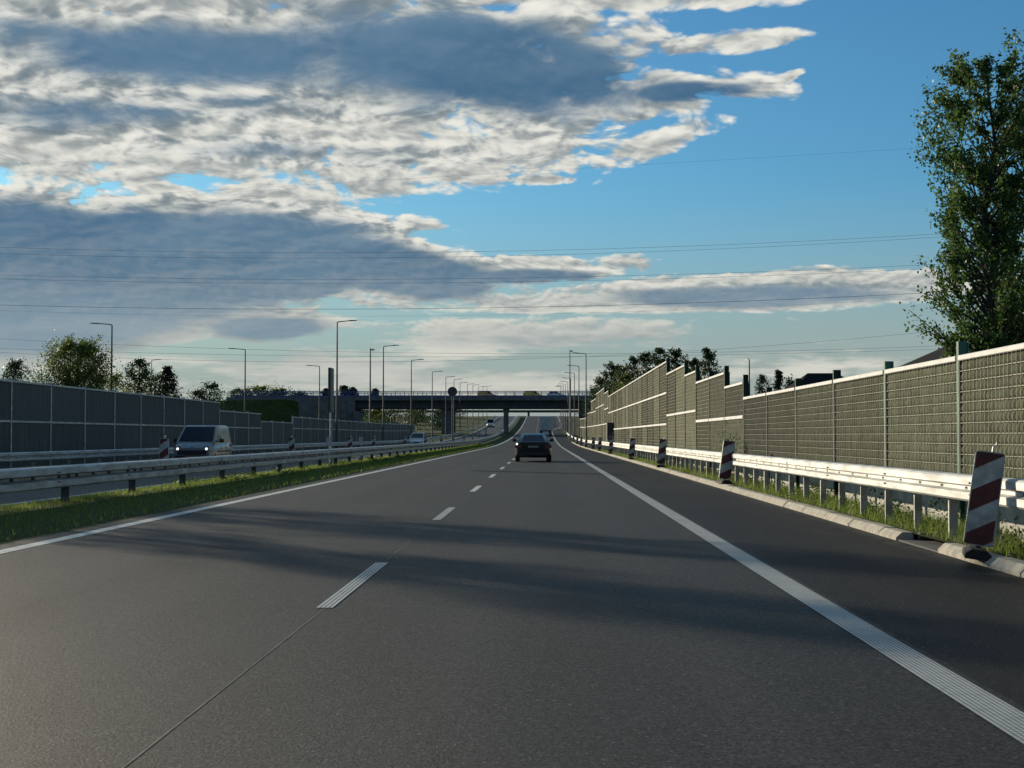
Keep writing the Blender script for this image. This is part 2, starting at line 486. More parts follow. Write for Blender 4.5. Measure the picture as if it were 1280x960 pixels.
M['leaf_poplar'] = leafmat('poplar_leaf', (0.032, 0.066, 0.018), (0.105, 0.175, 0.042), 0.40)
M['leaf_dark'] = leafmat('dark_leaf', (0.020, 0.038, 0.014), (0.052, 0.080, 0.024), 0.28)
M['leaf_bright'] = leafmat('bright_leaf', (0.050, 0.075, 0.018), (0.13, 0.165, 0.030), 0.42)
M['leaf_needle'] = leafmat('conifer_leaf', (0.016, 0.028, 0.016), (0.034, 0.050, 0.024), 0.12)
M['blade'] = leafmat('grass_blade', (0.060, 0.105, 0.016), (0.20, 0.25, 0.050), 0.5)
M['weed'] = leafmat('weed_leaf', (0.030, 0.060, 0.012), (0.080, 0.120, 0.028), 0.38)

# ------------------------------------------------------------------ ground, roads
def ysteps(y0, y1):
    ys = []; y = y0
    while y < y1:
        ys.append(y); y += 10 if y < 150 else (6 if y < 720 else 40)
    ys.append(y1)
    return ys


def strip(name, xa, xb, y0, y1, dz_, material, parent=None, kind=None, nx=1, crown=0.0):
    mb = MB(); ys = ysteps(y0, y1); v = []; f = []
    for y in ys:
        a = xa(y) if callable(xa) else xa; b = xb(y) if callable(xb) else xb
        for i in range(nx + 1):
            t_ = i / nx
            v.append((a + (b - a) * t_, y, gz(y) + dz_ + crown * 4 * t_ * (1 - t_)))
    n = nx + 1
    for k in range(len(ys) - 1):
        for i in range(nx):
            f.append((k * n + i, k * n + i + 1, (k + 1) * n + i + 1, (k + 1) * n + i))
    mb.add(v, f); o = mb.build(name, material, parent)
    if kind: tag(o, kind=kind)
    return o


def widen(y):     # the slip lane that opens on the right near the bridge
    return 0.0 if y < 392 else min(1.0, (y - 392) / 52.0)


strip('ground', lambda y: -1800, lambda y: 1800, -60, 2600, -0.06, M['grass_ground'], kind='structure', nx=60)
road = strip('road', -6.48, 2.30, -30, 1000, 0.0, M['asphalt'], kind='structure', nx=4)
strip('hard_shoulder', 2.30, lambda y: 4.40 + 3.4 * widen(y), -30, 1000, 0.0, M['shoulder'], kind='structure', nx=2)
onroad = strip('oncoming_road', -17.0, -9.9, -30, 1000, 0.0, M['asphalt_far'], kind='structure', nx=3)
strip('median', -9.9, -6.48, -30, 1000, 0.0, M['soil'], kind='structure', nx=6, crown=0.10)
strip('verge', 4.60, 5.62, -30, 330, 0.085, M['soil'], kind='structure', nx=2)
strip('far_verge', -24.0, -17.0, -30, 1000, 0.0, M['soil'], kind='structure', nx=2)

# paint
strip('edge_line', 2.02, 2.25, -10, 396, 0.004, M['edge_paint'], road)
strip('edge_line', lambda y: 2.10 + 3.3 * widen(y), lambda y: 2.32 + 3.3 * widen(y), 397, 800, 0.004, M['plain_paint'], road)
strip('edge_line', -6.18, -5.97, -10, 800, 0.004, M['plain_paint'], road)
strip('joint_line', -1.650, -1.643, -10, 120, 0.003, M['joint'], road)
y = 11.65 - 12.18 * 1
k = 0
while y < 560:
    if y > -9:
        xo = -1.656
        strip('lane_dash', xo - 0.067, xo + 0.067, y, y + 4.15, 0.0045, M['dash_paint'] if y < 30 else M['plain_paint'], road)
    y += 12.18
strip('edge_line', -10.25, -10.05, -10, 800, 0.004, M['plain_paint'], onroad)
strip('edge_line', -16.6, -16.4, -10, 800, 0.004, M['plain_paint'], onroad)
y = 4.0
while y < 500:
    strip('lane_dash', -13.42, -13.28, y, y + 4.1, 0.0045, M['plain_paint'], onroad); y += 12.18

# kerb: single stones with open joints, one missing by the near board
kerb = empty('kerb', (4.40, 0, 0), kind='structure')
prof = [(0.0, -0.08), (0.22, -0.08), (0.22, 0.100), (0.085, 0.104), (0.07, 0.098), (0.0, 0.035)]
kmb = MB().extrude(prof, [(0.0, 0), (0.985, 0)])
kst = kmb.build('kerb_stone', M['kerb'], kerb); kfirst = True
for i in range(-4, 240):
    y0 = i * 1.0 + 0.35
    if 17.2 <= y0 < 18.6: continue          # drain gap
    o = kst if kfirst else kst.copy()
    if not kfirst: COL.objects.link(o); o.parent = kerb
    kfirst = False
    o.location = (rnd.uniform(-0.006, 0.006), y0, gz(y0) + rnd.uniform(-0.006, 0.006))
    o.rotation_euler = (math.atan(gz(y0 + 1) - gz(y0)), rnd.uniform(-0.01, 0.01), rnd.uniform(-0.004, 0.004))
MB().box(0.02, 1.0, 17.34, 19.34, -0.05, 0.012).box(0.262, 1.0, 19.2, 19.34, 0.013, 0.10).build('drain_channel', M['concrete'], kerb)

# ------------------------------------------------------------------ crash barriers
def wprofile(face, top, h=0.31, t=0.006):
    """W-beam section: face=+1 humps point to +x"""
    d = 0.083 * h / 0.31; k = h / 0.31; vx = 0.012 if h < 0.35 else -0.05
    pts = [(0.0, 0.0), (d * 0.75, 0.012), (d, 0.035), (d, 0.112 * k), (vx, 0.138 * k), (vx, 0.172 * k), (d, 0.198 * k), (d, h - 0.035), (d * 0.75, h - 0.012), (0.0, h)]
    a = [(face * p[0], top - p[1]) for p in pts]
    b = [(face * (p[0] - t), top - p[1]) for p in reversed(pts)]
    return a + b


def crash_barrier(name, label, xb, faces, top, y0, y1, step, post_x, beam_mat, z0, post_mat=None, pw=0.10, seg=4.27, post_until=400, h=0.31, group='steel crash barriers'):
    root = empty(name, (0, 0, 0), label=label, cat='crash barrier', group=group)
    for fc, xo in faces:
        pr = [(p[0] + xb + xo, p[1]) for p in wprofile(fc, top, h)]
        y = y0
        while y < y1:
            e = min(y + seg - 0.004, y1)
            mid = (y + e) / 2
            ys = [(y, gz(y)), (mid, gz(mid)), (e, gz(e))] if y > 150 else [(y, 0), (e, 0)]
            bo = fixn(MB().extrude(pr, ys).build('beam', beam_mat, root))
            if y < 75:
                b = MB(); xv = xb + xo + fc * (0.011 if h < 0.35 else -0.051); xs = (xv, xv + fc * 0.006)
                q = y + 0.5
                while q < e - 0.2:
                    b.box(min(xs), max(xs), q, q + (0.10 if h < 0.35 else 0.17), top - h / 2 - (h - 0.31) * 0.25 - 0.012, top - h / 2 + (h - 0.31) * 0.25 + 0.012); q += 1.067
                xh = xb + xo + fc * (0.083 * h / 0.31 - 0.002); xs = (xh, xh + fc * 0.012)
                for zz in (0.09, 0.22):
                    for yy_ in (0.06, 0.14):
                        b.box(min(xs), max(xs), y + yy_, y + yy_ + 0.022, top - zz * h / 0.31 - 0.011, top - zz * h / 0.31 + 0.011)
                tag(b.build('bolt_slots', M['dark_slot'], bo), kind='stuff')
            y += seg
    # C-section posts
    pm = MB(); w, dd, t = pw, 0.055, 0.006
    pm.box(-w / 2, w / 2, 0, t, -0.25, top - 0.06).box(-w / 2, -w / 2 + t, t, dd, -0.25, top - 0.06).box(w / 2 - t, w / 2, t, dd, -0.25, top - 0.06)
    first = None; y = y0 + z0; cnt = 0
    while y < min(y1, post_until):
        if first is None:
            first = pm.build('post', post_mat or M['galv_post'], root); o = first
        else:
            o = first.copy(); COL.objects.link(o); o.parent = root
        o.location = (post_x, y, gz(y)); o.rotation_euler = (0, rnd.uniform(-0.012, 0.012), rnd.uniform(-0.05, 0.05))
        y += step; cnt += 1
    if first: sm = MB()
    for fc, xo in faces:                                  # spacer brackets between beam and post
        sx = (post_x + math.copysign(0.05, xb + xo - post_x), xb + xo)
        b = MB(); y = y0 + z0
        while y < min(y1, 120):
            b.box(min(sx), max(sx), y + 0.008, y + 0.05, top - h / 2 - 0.06, top - h / 2 + 0.06); y += step
        bo = b.build('spacer_brackets', M['galv_post'], root); tag(bo, kind='stuff')
    return root


crash_barrier('crash_barrier', 'bright galvanised crash barrier with close-set posts along the right verge', 4.80, [(-1, 0.0)], 0.87, 4.2, 330, 1.71, 4.90, M['galv'], 0.67)
crash_barrier('crash_barrier', 'grey double-sided crash barrier standing in the grass median', -8.80, [(1, 0.10), (-1, -0.10)], 0.77, 4.0, 560, 4.62, -8.80, M['galv_old'], 1.1, h=0.40, seg=4.62, post_mat=M['post_shaded'], pw=0.14)
crash_barrier('crash_barrier', 'far grey crash barrier in front of the left noise wall', -17.55, [(1, 0.0)], 0.76, 20.0, 560, 4.0, -17.66, M['galv_old'], 1.0, post_until=330)

# ------------------------------------------------------------------ noise barrier, right
WX = 5.68
BAY = 4.44


def levels(y):
    if y < 43.0: return [2.38]
    if y < 47.4: return [1.88, 2.82]
    if y < 56.3: return [1.88, 3.27]
    if y < 60.8: return [2.27, 3.70]
    if y < 69.6: return [2.27, 4.12]
    if y < 134.0: return [1.88, 3.30, 4.70]
    if y < 139.0: return [2.43, 3.75, 5.20]
    if y < 165.0: return [2.43, 4.25, 5.72]
    if y < 180.0: return [2.45, 4.00, 5.30]
    if y < 193.0: return [2.45, 4.10]
    return [2.40, 3.60]


wall = empty('noise_barrier', (WX, 20.8, 0), label='tall grey-green noise barrier with white caps along the right side of the road', cat='noise barrier', group='noise barriers')
OFF = Vector((WX, 20.8, 0))


def in_wall(mb, name, material, parent, root_off, smooth_=False):
    o = mb.build(name, material, None, smooth_)
    o.data.transform(Matrix.Translation(-root_off)); o.parent = parent
    return o


for k in range(-3, 49):
    y0 = 20.8 + BAY * k; y1 = y0 + BAY
    g0 = gz((y0 + y1) / 2); lv = levels((y0 + y1) / 2); top = lv[-1]
    ptop = max(top, levels(y0 - 1)[-1]) + (0.19 if y0 < 60 else 0.12)
    if k in (1, 4): ptop -= 0.05
    # H-section post, flanges along the wall
    pm = MB()
    pm.box(WX - 0.110, WX - 0.098, y0 - 0.05, y0 + 0.05, g0 - 0.1, g0 + ptop)
    pm.box(WX + 0.018, WX + 0.030, y0 - 0.05, y0 + 0.05, g0 - 0.1, g0 + ptop)
    pm.box(WX - 0.098, WX + 0.018, y0 - 0.004, y0 + 0.004, g0 - 0.1, g0 + ptop)
    po = in_wall(pm, 'post', M['teal_steel'] if k <= 1 else M['green_steel'], wall, OFF)
    pl = MB().box(WX - 0.06, WX + 0.07, y0 - 0.12, y0 + 0.12, g0 - 0.1, g0 + 0.5)
    # plinth board
    in_wall(MB().box(WX - 0.045, WX + 0.06, y0 + 0.075, y1 - 0.075, g0 - 0.15, g0 + 0.50, 0.008), 'plinth', M['plinth'], wall, OFF)
    zb = 0.502
    for li, zt in enumerate(lv):
        capz = 0.075 if li == len(lv) - 1 else 0.095
        a, b = y0 + 0.012, y1 - 0.012
        # absorber face: felt bulging between the wires
        rows = max(3, round((zt - capz - zb) / 0.136)); rh = (zt - capz - zb) / rows
        sub = 4 if y0 < 60 else 2
        v = []; f = []
        xs0 = WX - 0.062
        cols = [a, b] if y0 > 60 else [a + (b - a) * i / 12 for i in range(13)]
        nc = len(cols)
        dep = [[rnd.uniform(-0.007, 0.007) for _ in cols] for _ in range(rows + 1)]
        tone = rnd.uniform(-0.006, 0.006)
        for r_ in range(rows * sub + 1):
            ph = (r_ % sub) / sub
            bul = 0.028 * math.sin(math.pi * ph ** 0.7) if sub == 4 else (0.026 if r_ % 2 else 0.0)
            for ci, yc in enumerate(cols):
                dd = dep[min(r_ // sub, rows)][ci] * math.sin(math.pi * ph)
                v.append((xs0 - bul + dd + tone, yc, g0 + zb + rh * r_ / sub))
        for r_ in range(rows * sub):
            for ci in range(nc - 1):
                f.append((r_ * nc + ci, (r_ + 1) * nc + ci, (r_ + 1) * nc + ci + 1, r_ * nc + ci + 1))
        # body of the cassette
        pan = MB().add(v, f)
        pan.box(xs0 + 0.014, WX + 0.060, a, b, g0 + zb, g0 + zt - capz)
        po = in_wall(pan, 'panel', M['felt'], wall, OFF)
        wm = MB()
        for r_ in range(rows + 1):
            zz = g0 + zb + rh * r_
            wm.box(xs0 - 0.037, xs0 - 0.027, a, b, zz - 0.004, zz + 0.004)
        if y0 < 48:
            q = a + 0.06
            while q < b:
                wm.box(xs0 - 0.044, xs0 - 0.037, q, q + 0.008, g0 + zb, g0 + zt - capz); q += 0.165
        tag(in_wall(wm, 'wire_mesh', M['wire'], po, OFF), kind='stuff')
        in_wall(MB().box(WX - 0.125, WX + 0.075, a + 0.06, b - 0.06, g0 + zt - capz + 0.001, g0 + zt, 0.01), 'cap', M['cap'], wall, OFF)
        zb = zt + 0.002

cab_ = empty('equipment_cabinet', (5.34, 122.2, 0.08), label='black box-like cabinet with slanting handrails at the foot of the right barrier', cat='cabinet')
MB().box(-0.28, 0.22, 0.0, 1.2, 0, 2.28, 0.02).build('housing', M['dark_steel'], cab_)
MB().box(-0.25, 0.19, -0.012, -0.001, 0.1, 2.2).build('door', M['dark_steel'], cab_)
MB().tube([(-0.26, -0.5, 1.0), (0.2, -0.5, 1.55)], 0.018, 6).tube([(-0.26, -0.5, 0.75), (0.2, -0.5, 1.3)], 0.018, 6).tube([(-0.26, -0.5, 0), (-0.26, -0.5, 1.0)], 0.018, 6).tube([(0.2, -0.5, 0), (0.2, -0.5, 1.55)], 0.018, 6).build('handrail', M['galv_post'], cab_)

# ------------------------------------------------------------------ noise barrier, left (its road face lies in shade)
LX = -19.1
OFFL = Vector((LX, 54.8, 0))
lwall = empty('noise_barrier', tuple(OFFL), label='dark panelled noise barrier beyond the oncoming carriageway', cat='noise barrier', group='noise barriers')
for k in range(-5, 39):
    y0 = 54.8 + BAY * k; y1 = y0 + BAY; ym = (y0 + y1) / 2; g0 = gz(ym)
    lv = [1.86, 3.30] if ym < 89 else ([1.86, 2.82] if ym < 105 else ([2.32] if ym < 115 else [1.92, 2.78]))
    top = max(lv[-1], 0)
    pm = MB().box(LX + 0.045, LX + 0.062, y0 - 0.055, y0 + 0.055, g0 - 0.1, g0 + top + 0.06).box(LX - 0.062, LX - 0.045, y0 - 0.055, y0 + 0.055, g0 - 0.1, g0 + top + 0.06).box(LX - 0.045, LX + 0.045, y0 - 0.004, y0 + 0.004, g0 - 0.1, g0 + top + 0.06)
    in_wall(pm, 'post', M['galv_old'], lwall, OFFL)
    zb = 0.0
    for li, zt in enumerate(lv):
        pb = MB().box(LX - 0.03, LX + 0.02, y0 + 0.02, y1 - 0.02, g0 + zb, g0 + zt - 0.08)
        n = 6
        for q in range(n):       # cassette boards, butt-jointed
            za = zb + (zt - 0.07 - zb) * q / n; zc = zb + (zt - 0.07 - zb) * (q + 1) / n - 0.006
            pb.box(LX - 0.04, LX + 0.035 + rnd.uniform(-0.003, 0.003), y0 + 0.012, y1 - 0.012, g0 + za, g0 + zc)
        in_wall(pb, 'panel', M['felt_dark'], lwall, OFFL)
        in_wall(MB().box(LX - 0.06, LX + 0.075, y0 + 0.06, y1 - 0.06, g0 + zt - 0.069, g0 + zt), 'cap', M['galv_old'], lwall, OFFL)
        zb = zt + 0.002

# ------------------------------------------------------------------ striped delineator boards
def clip(poly, fn):
    out = []
    for i in range(len(poly)):
        a, b = poly[i], poly[(i + 1) % len(poly)]
        fa, fb = fn(a), fn(b)
        if fa >= 0: out.append(a)
        if (fa >= 0) != (fb >= 0):
            t_ = fa / (fa - fb); out.append((a[0] + (b[0] - a[0]) * t_, a[1] + (b[1] - a[1]) * t_))
    return out


def make_board():
    root = empty('delineator_board')
    w, h, th, z0 = 0.148, 0.97, 0.035, 0.12
    rc = 0.03
    outl = [(-w + rc, z0), (w - rc, z0), (w, z0 + rc), (w, z0 + h - rc), (w - rc, z0 + h), (-w + rc, z0 + h), (-w, z0 + h - rc), (-w, z0 + rc)]
    pan = MB().loft([[(p[0], -th, p[1]) for p in outl], [(p[0], th, p[1]) for p in outl]])
    board = fixn(pan.build('panel', M['white'], root))
    inn = [(-w + 0.012, z0 + 0.012), (w - 0.012, z0 + 0.012), (w - 0.012, z0 + h - 0.012), (-w + 0.012, z0 + h - 0.012)]
    sl_ = 0.62
    for i in range(3):                       # red stripes rising to the right, on both faces
        b0 = z0 - 0.02 + i * 0.44; b1 = b0 + 0.22
        pg = clip(clip(inn, lambda p: p[1] - sl_ * p[0] - b0), lambda p: b1 - (p[1] - sl_ * p[0]))
        if len(pg) < 3: continue
        for sgn in (-1, 1):
            yy_ = sgn * (th + 0.0025)
            n = len(pg)
            m = MB().loft([[(p[0], sgn * th, p[1]) for p in pg], [(p[0], yy_, p[1]) for p in pg]])
            fixn(m.build('red_stripe', M['red'], board))
    MB().tube([(0, 0, 0.06), (0, 0, 0.16)], 0.03, 8).build('stem', M['rubber'], root)
    MB().tube([(0.02, 0, z0 + h), (0.02, 0, z0 + h + 0.05), (0.05, 0, z0 + h + 0.075), (0.05, 0, z0 + h + 0.10)], 0.012, 6).build('handle', M['galv'], root)
    return root, board


def foot(root):
    f = MB(); s = [(-0.13, 0.0), (0.13, 0.0), (0.13, 0.05), (0.07, 0.10), (-0.07, 0.10), (-0.13, 0.05)]
    f.extrude(s, [(-0.42, 0), (0.42, 0)])
    return fixn(f.build('rubber_foot', M['rubber'], root))


bproto, _b = make_board()
foot(bproto)
r_z = [15.9, 38.8, 59.6, 79.6, 104.5, 125, 141, 165, 186, 208, 234, 262]
l_spec = [(50, -12.35), (76, -12.4), (99, -12.45), (113, -12.5), (140, -12.6), (165, -12.6), (190, -12.6), (216, -12.6), (245, -12.6), (275, -12.6), (305, -12.6), (340, -12.6)]
for i, yb in enumerate(r_z):
    o = bproto if i == 0 else copy_tree(bproto)
    o.location = (4.53 if i else 4.43, yb, gz(yb) + (0.10 if i else 0.06))
    o.rotation_euler = (rnd.uniform(-0.02, 0.02), R(7.0 + rnd.uniform(-1.5, 1.5)), R(rnd.uniform(-10, 4) + (-6 if i == 0 else 0)))
    tag(o, ('nearest red and white striped board leaning on the right kerb' if i == 0 else 'striped red and white board on the right kerb, %s from the viewer' % ORD[i]), 'delineator', 'striped boards along the right kerb')
for i, (yb, xb) in enumerate(l_spec):
    o = copy_tree(bproto)
    o.location = (xb, yb, gz(yb)); o.rotation_euler = (0, R(rnd.uniform(-3, 3)), R(rnd.uniform(-8, 8)))
    o.scale = (1.0, 1.0, 1.12)
    tag(o, ('striped board on the oncoming carriageway beside the silver van' if i == 0 else 'striped board dividing the oncoming carriageway, %s of its row' % ORD[i]), 'delineator', 'striped boards on the oncoming carriageway')

# white marker posts in the median
mk = empty('marker_post', (-8.35, 70.5, 0))
MB().box(-0.02, 0.02, -0.02, 0.02, 0, 1.0).build('stake', M['galv'], mk)
MB().box(-0.10, 0.10, -0.035, -0.022, 0.92, 1.26, 0.0).build('plate', M['white'], mk)
tag(mk, 'small white plate on a thin stake in front of the median rail', 'marker post', 'marker posts in the median')
mk2 = copy_tree(mk); mk2.location = (-8.3, 59.6, 0)
tag(mk2, 'small white plate on a stake next to the tall thin sign pole', 'marker post', 'marker posts in the median')

sg = empty('sign_pole', (-9.05, 65.5, 0.05), label='thin pole carrying a dark road sign seen edge-on in the median', cat='sign')
MB().tube([(0, 0, 0), (0, 0, 4.1)], 0.045, 8).build('pole', M['galv_old'], sg)
MB().box(-0.055, 0.055, -0.5, 0.5, 2.25, 4.15, 0.012).build('sign_panel', M['dark_steel'], sg)
MB().box(-0.09, 0.09, -0.04, 0.04, 2.4, 2.5).box(-0.09, 0.09, -0.04, 0.04, 3.7, 3.8).build('clamps', M['galv_old'], sg)

rs = empty('round_sign', (-8.85, 150, 0.08), label='round traffic sign seen from its dark back above the median', cat='sign')
MB().tube([(0, 0, 0), (0, 0, 5.95)], 0.055, 8).build('pole', M['dark_steel'], rs)
MB().disc((0, -0.08, 5.55), (0, 1, 0), 0.47, 0.03, 32).build('disc', M['dark_steel'], rs)
MB().box(-0.3, 0.3, -0.10, -0.09, 5.3, 5.36).box(-0.3, 0.3, -0.10, -0.09, 5.75, 5.81).build('bracket', M['dark_steel'], rs)

# ------------------------------------------------------------------ street lamps
def make_lamp(h=11.4, arm=1.7):
    root = empty('street_lamp')
    MB().tube([(0, 0, 0), (0, 0, 0.5), (0, 0, 1.2), (0, 0, h)], [0.115, 0.115, 0.105, 0.055], 10).build('pole', M['lamp_steel'], root, True)
    MB().box(-0.19, 0.19, -0.19, 0.19, 0, 0.03).build('base_plate', M['lamp_steel'], root)
    MB().tube([(0, 0, h - 0.02), (0.10, 0, h + 0.05), (arm * 0.55, 0, h + 0.13), (arm * 0.62, 0, h + 0.14)], [0.05, 0.045, 0.04, 0.035], 8).build('arm', M['lamp_steel'], root, True)
    hd = MB()
    hd.loft([[(arm * 0.56 + q[0] * arm * 0.48, q[1], h + 0.10 + q[0] * 0.05 + q[2]) for q in sec] for sec in (
        [(0, -0.05, 0), (0, 0.05, 0), (0, 0.05, 0.07), (0, -0.05, 0.07)], [(0.3, -0.15, -0.01), (0.3, 0.15, -0.01), (0.3, 0.13, 0.09), (0.3, -0.13, 0.09)],
        [(0.85, -0.15, -0.01), (0.85, 0.15, -0.01), (0.85, 0.13, 0.06), (0.85, -0.13, 0.06)], [(1.0, -0.07, 0), (1.0, 0.07, 0), (1.0, 0.06, 0.03), (1.0, -0.06, 0.03)])])
    hd.build('luminaire', M['lamp_head'], root)
    return root


lamp = make_lamp(); used = [False]


def place_lamp(x, y, rz, label, group, s=1.0, base=None):
    o = lamp if not used[0] else copy_tree(lamp)
    used[0] = True
    o.location = (x, y, gz(y) if base is None else base); o.rotation_euler = (0, 0, rz); o.scale = (1, 1, s)
    tag(o, label, 'street lamp', group)


for i, yl in enumerate([134.8, 174, 211, 251, 286, 312, 335, 367, 396, 431, 462, 495]):
    place_lamp(-18.1, yl, 0, '%s lamp of the row between the oncoming road and the left barrier' % ORD[i].capitalize(), 'lamps along the oncoming carriageway', 0.99 + 0.01 * (i % 3))
for i, yl in enumerate([191, 229, 262, 297, 333, 368, 402, 436, 470]):
    place_lamp(5.32, yl, math.pi, '%s lamp of the row right of our carriageway, arm over the road' % ORD[i].capitalize(), 'lamps along the right verge')
for i, (xl, yl, s) in enumerate([(-34.4, 122, 0.89), (-31.0, 159.5, 0.90), (-28.7, 197, 0.89)]):
    place_lamp(xl, yl, math.pi, ['tall lamp with its arm to the left beside the big leafy tree', 'lamp with left-pointing arm above the low far trees', 'lamp with left-pointing arm in front of the overpass end'][i], 'lamps on the side road behind the left barrier', s)
place_lamp(-67, 262, 0, 'small distant lamp rising over the dark trees on the left', 'lamps on the side road behind the left barrier', 1.2, 0.53)
place_lamp(18.7, 140, math.pi * 0.5, 'short lamp peeping over the right noise barrier', 'lamps behind the right barrier', 0.72)

for (xm, ym, hm, lb) in ((5.25, 303, 17.2, 'tall slim mast with a small box on top right of the road'), (-25.9, 230, 14.2, 'slim bare mast beside the left lamp row before the overpass')):
    ms = empty('mast', (xm, ym, gz(ym)), label=lb, cat='mast', group='slim masts')
    MB().tube([(0, 0, 0), (0, 0, hm)], [0.17, 0.09], 8).build('pole', M['lamp_steel'], ms)
    MB().box(-0.25, 0.25, -0.25, 0.25, 0, 0.05).build('base_plate', M['lamp_steel'], ms)
    MB().box(0.09, 0.62, -0.12, 0.12, hm - 0.35, hm - 0.12, 0.02).build('camera_box', M['white'], ms)

# ------------------------------------------------------------------ overpasses
BY = 345.0
g0 = gz(BY)
ZD = 9.75                      # deck level
br = empty('overpass', (0, BY, 0), label='dark concrete and steel overpass crossing the whole motorway', cat='bridge')


def bpart(mb, name, material, parent=None):
    return mb.build(name, material, parent or br)


gird = MB()
for yy_ in (-4.6, -1.6, 1.6, 4.6):
    gird.box(-41.5, 9.0, yy_ - 0.3, yy_ + 0.3, 7.45, 9.3)
    gird.box(-41.5, 9.0, yy_ - 0.5, yy_ + 0.5, 7.38, 7.449)
bpart(gird, 'girders', M['deck_dark'])
bpart(MB().box(-70, 30, -6.0, 6.0, 9.302, ZD), 'deck', M['deck_dark'])
for s in (-1, 1):
    bpart(MB().box(-70, 30, s * 6.0 + (-0.12 if s < 0 else 0.005), s * 6.0 + (-0.005 if s < 0 else 0.12), 9.15, ZD + 0.16), 'edge_beam', M['concrete'])
for s in (-1, 1):
    rl = bpart(MB().box(-69, 29, s * 5.7 - 0.03, s * 5.7 + 0.03, 11.06, 11.22).box(-69, 29, s * 5.7 - 0.02, s * 5.7 + 0.02, 10.66, 10.70), 'railing', M['blue_steel'])
    pm = MB().box(-0.06, 0.06, -0.028, 0.028, ZD, 11.059); first = None
    for i in range(49):
        if first is None: first = pm.build('railing_post', M['blue_steel'], rl); o = first
        else: o = first.copy(); COL.objects.link(o); o.parent = rl
        o.location = (-69 + 2.02 * i, s * 5.7, 0)
    bpart(MB().box(-69, 29, s * 5.1 - 0.02, s * 5.1 + 0.02, ZD + 0.24, ZD + 0.52), 'guard_rail', M['blue_steel'])
for (px_, wd) in ((-8.3, 0.95), (-21.2, 2.7)):
    for yy_ in (-3.2, 3.2):
        bpart(fixn(MB().extrude([(px_ - wd / 2, g0 - 1.5), (px_ + wd / 2, g0 - 1.5), (px_ + wd / 2, 6.9), (px_ + wd / 2 + 0.25, 7.37), (px_ - wd / 2 - 0.25, 7.37), (px_ - wd / 2, 6.9)], [(yy_ - 0.6, 0), (yy_ + 0.6, 0)]).build('pier', M['concrete'], br)), 'x', None) if False else fixn(MB().extrude([(px_ - wd / 2, g0 - 1.5), (px_ + wd / 2, g0 - 1.5), (px_ + wd / 2, 6.9), (px_ + wd / 2 + 0.25, 7.37), (px_ - wd / 2 - 0.25, 7.37), (px_ - wd / 2, 6.9)], [(yy_ - 0.6, 0), (yy_ + 0.6, 0)]).build('pier', M['concrete'], br))
bpart(MB().box(-55, -41.5, -6.3, 6.3, g0 - 3, 9.3), 'abutment', M['concrete'])
bpart(MB().box(9.0, 20, -6.3, 6.3, g0 - 3, 9.3), 'abutment', M['concrete'])
for s in (-1, 1):
    bpart(MB().box(8.2, 9.4, s * 4.0 - 0.5, s * 4.0 + 0.5, g0 - 1, 7.37), 'pier', M['concrete'])

br2 = empty('overpass', (0, 760, 0), label='second thinner overpass far behind the first near the crest', cat='bridge')
MB().box(-160, 90, -4, 4, 12.9, 14.0).build('deck', M['deck_dark'], br2)
for xx_ in (-45, -7.2, 18):
    MB().box(xx_ - 0.5, xx_ + 0.5, -3, 3, gz(760) - 3, 12.899).build('pier', M['deck_dark'], br2)
MB().box(-160, 90, -3.95, -3.9, 14.9, 15.0).box(-160, 90, -3.95, -3.9, 14.4, 14.48).build('railing', M['dark_steel'], br2)
pm = MB().box(-0.05, 0.05, -0.04, 0.04, 14.0, 14.9); first = None
for i in range(60):
    if first is None: first = pm.build('railing_post', M['dark_steel'], br2); o = first
    else: o = first.copy(); COL.objects.link(o); o.parent = br2
    o.location = (-158 + 4.0 * i, -3.92, 0)

# embankments that carry the crossing road
def embank(name, x0, x1, yc, half, ztop, run, side):
    n = 28; v = []; f = []
    for i in range(n + 1):
        x = x0 + (x1 - x0) * i / n
        zt = ztop - 0.012 * abs(x - x0); rn = run * min(1.0, 0.08 + abs(x - x0) / 26.0)
        for (yy_, zz) in ((yc - half - rn, gz(yc - half - rn) - 0.5), (yc - half - rn * 0.45, (zt + gz(yc)) / 2 + 0.5), (yc - half, zt), (yc + half, zt), (yc + half + rn, gz(yc + half + rn) - 0.5)):
            v.append((x, yy_ + math.sin(x * 0.31 + yy_) * 0.3, zz + (math.sin(x * 0.7 + yy_ * 2) * 0.12)))
    for i in range(n):
        for j in range(4): f.append((i * 5 + j, (i + 1) * 5 + j, (i + 1) * 5 + j + 1, i * 5 + j + 1))
    f.append((0, 1, 2, 3, 4)); f.append(tuple(n * 5 + q for q in (4, 3, 2, 1, 0)))
    o = MB().add(v, f).build(name, M['grass_ground']); fixn(o)
    return tag(o, kind='structure')


embank('embankment', -54, -190, BY, 6.5, 9.3, 16, -1)
embank('embankment', 19, 150, BY, 6.5, 9.2, 16, 1)
# paved slope under the left end of the bridge
sv = []
for x, z in ((-27, g0 - 0.3), (-41.6, 7.0)):
    sv += [(x, BY - 8, z), (x, BY + 8, z)]
sv += [(-41.6, BY - 8, g0 - 1), (-41.6, BY + 8, g0 - 1), (-27, BY - 8, g0 - 1), (-27, BY + 8, g0 - 1)]
tag(fixn(MB().add(sv, [(0, 1, 3, 2), (0, 2, 4, 6), (1, 7, 5, 3), (2, 3, 5, 4), (0, 6, 7, 1), (4, 5, 7, 6)]).build('paved_slope', M['concrete'])), kind='structure')

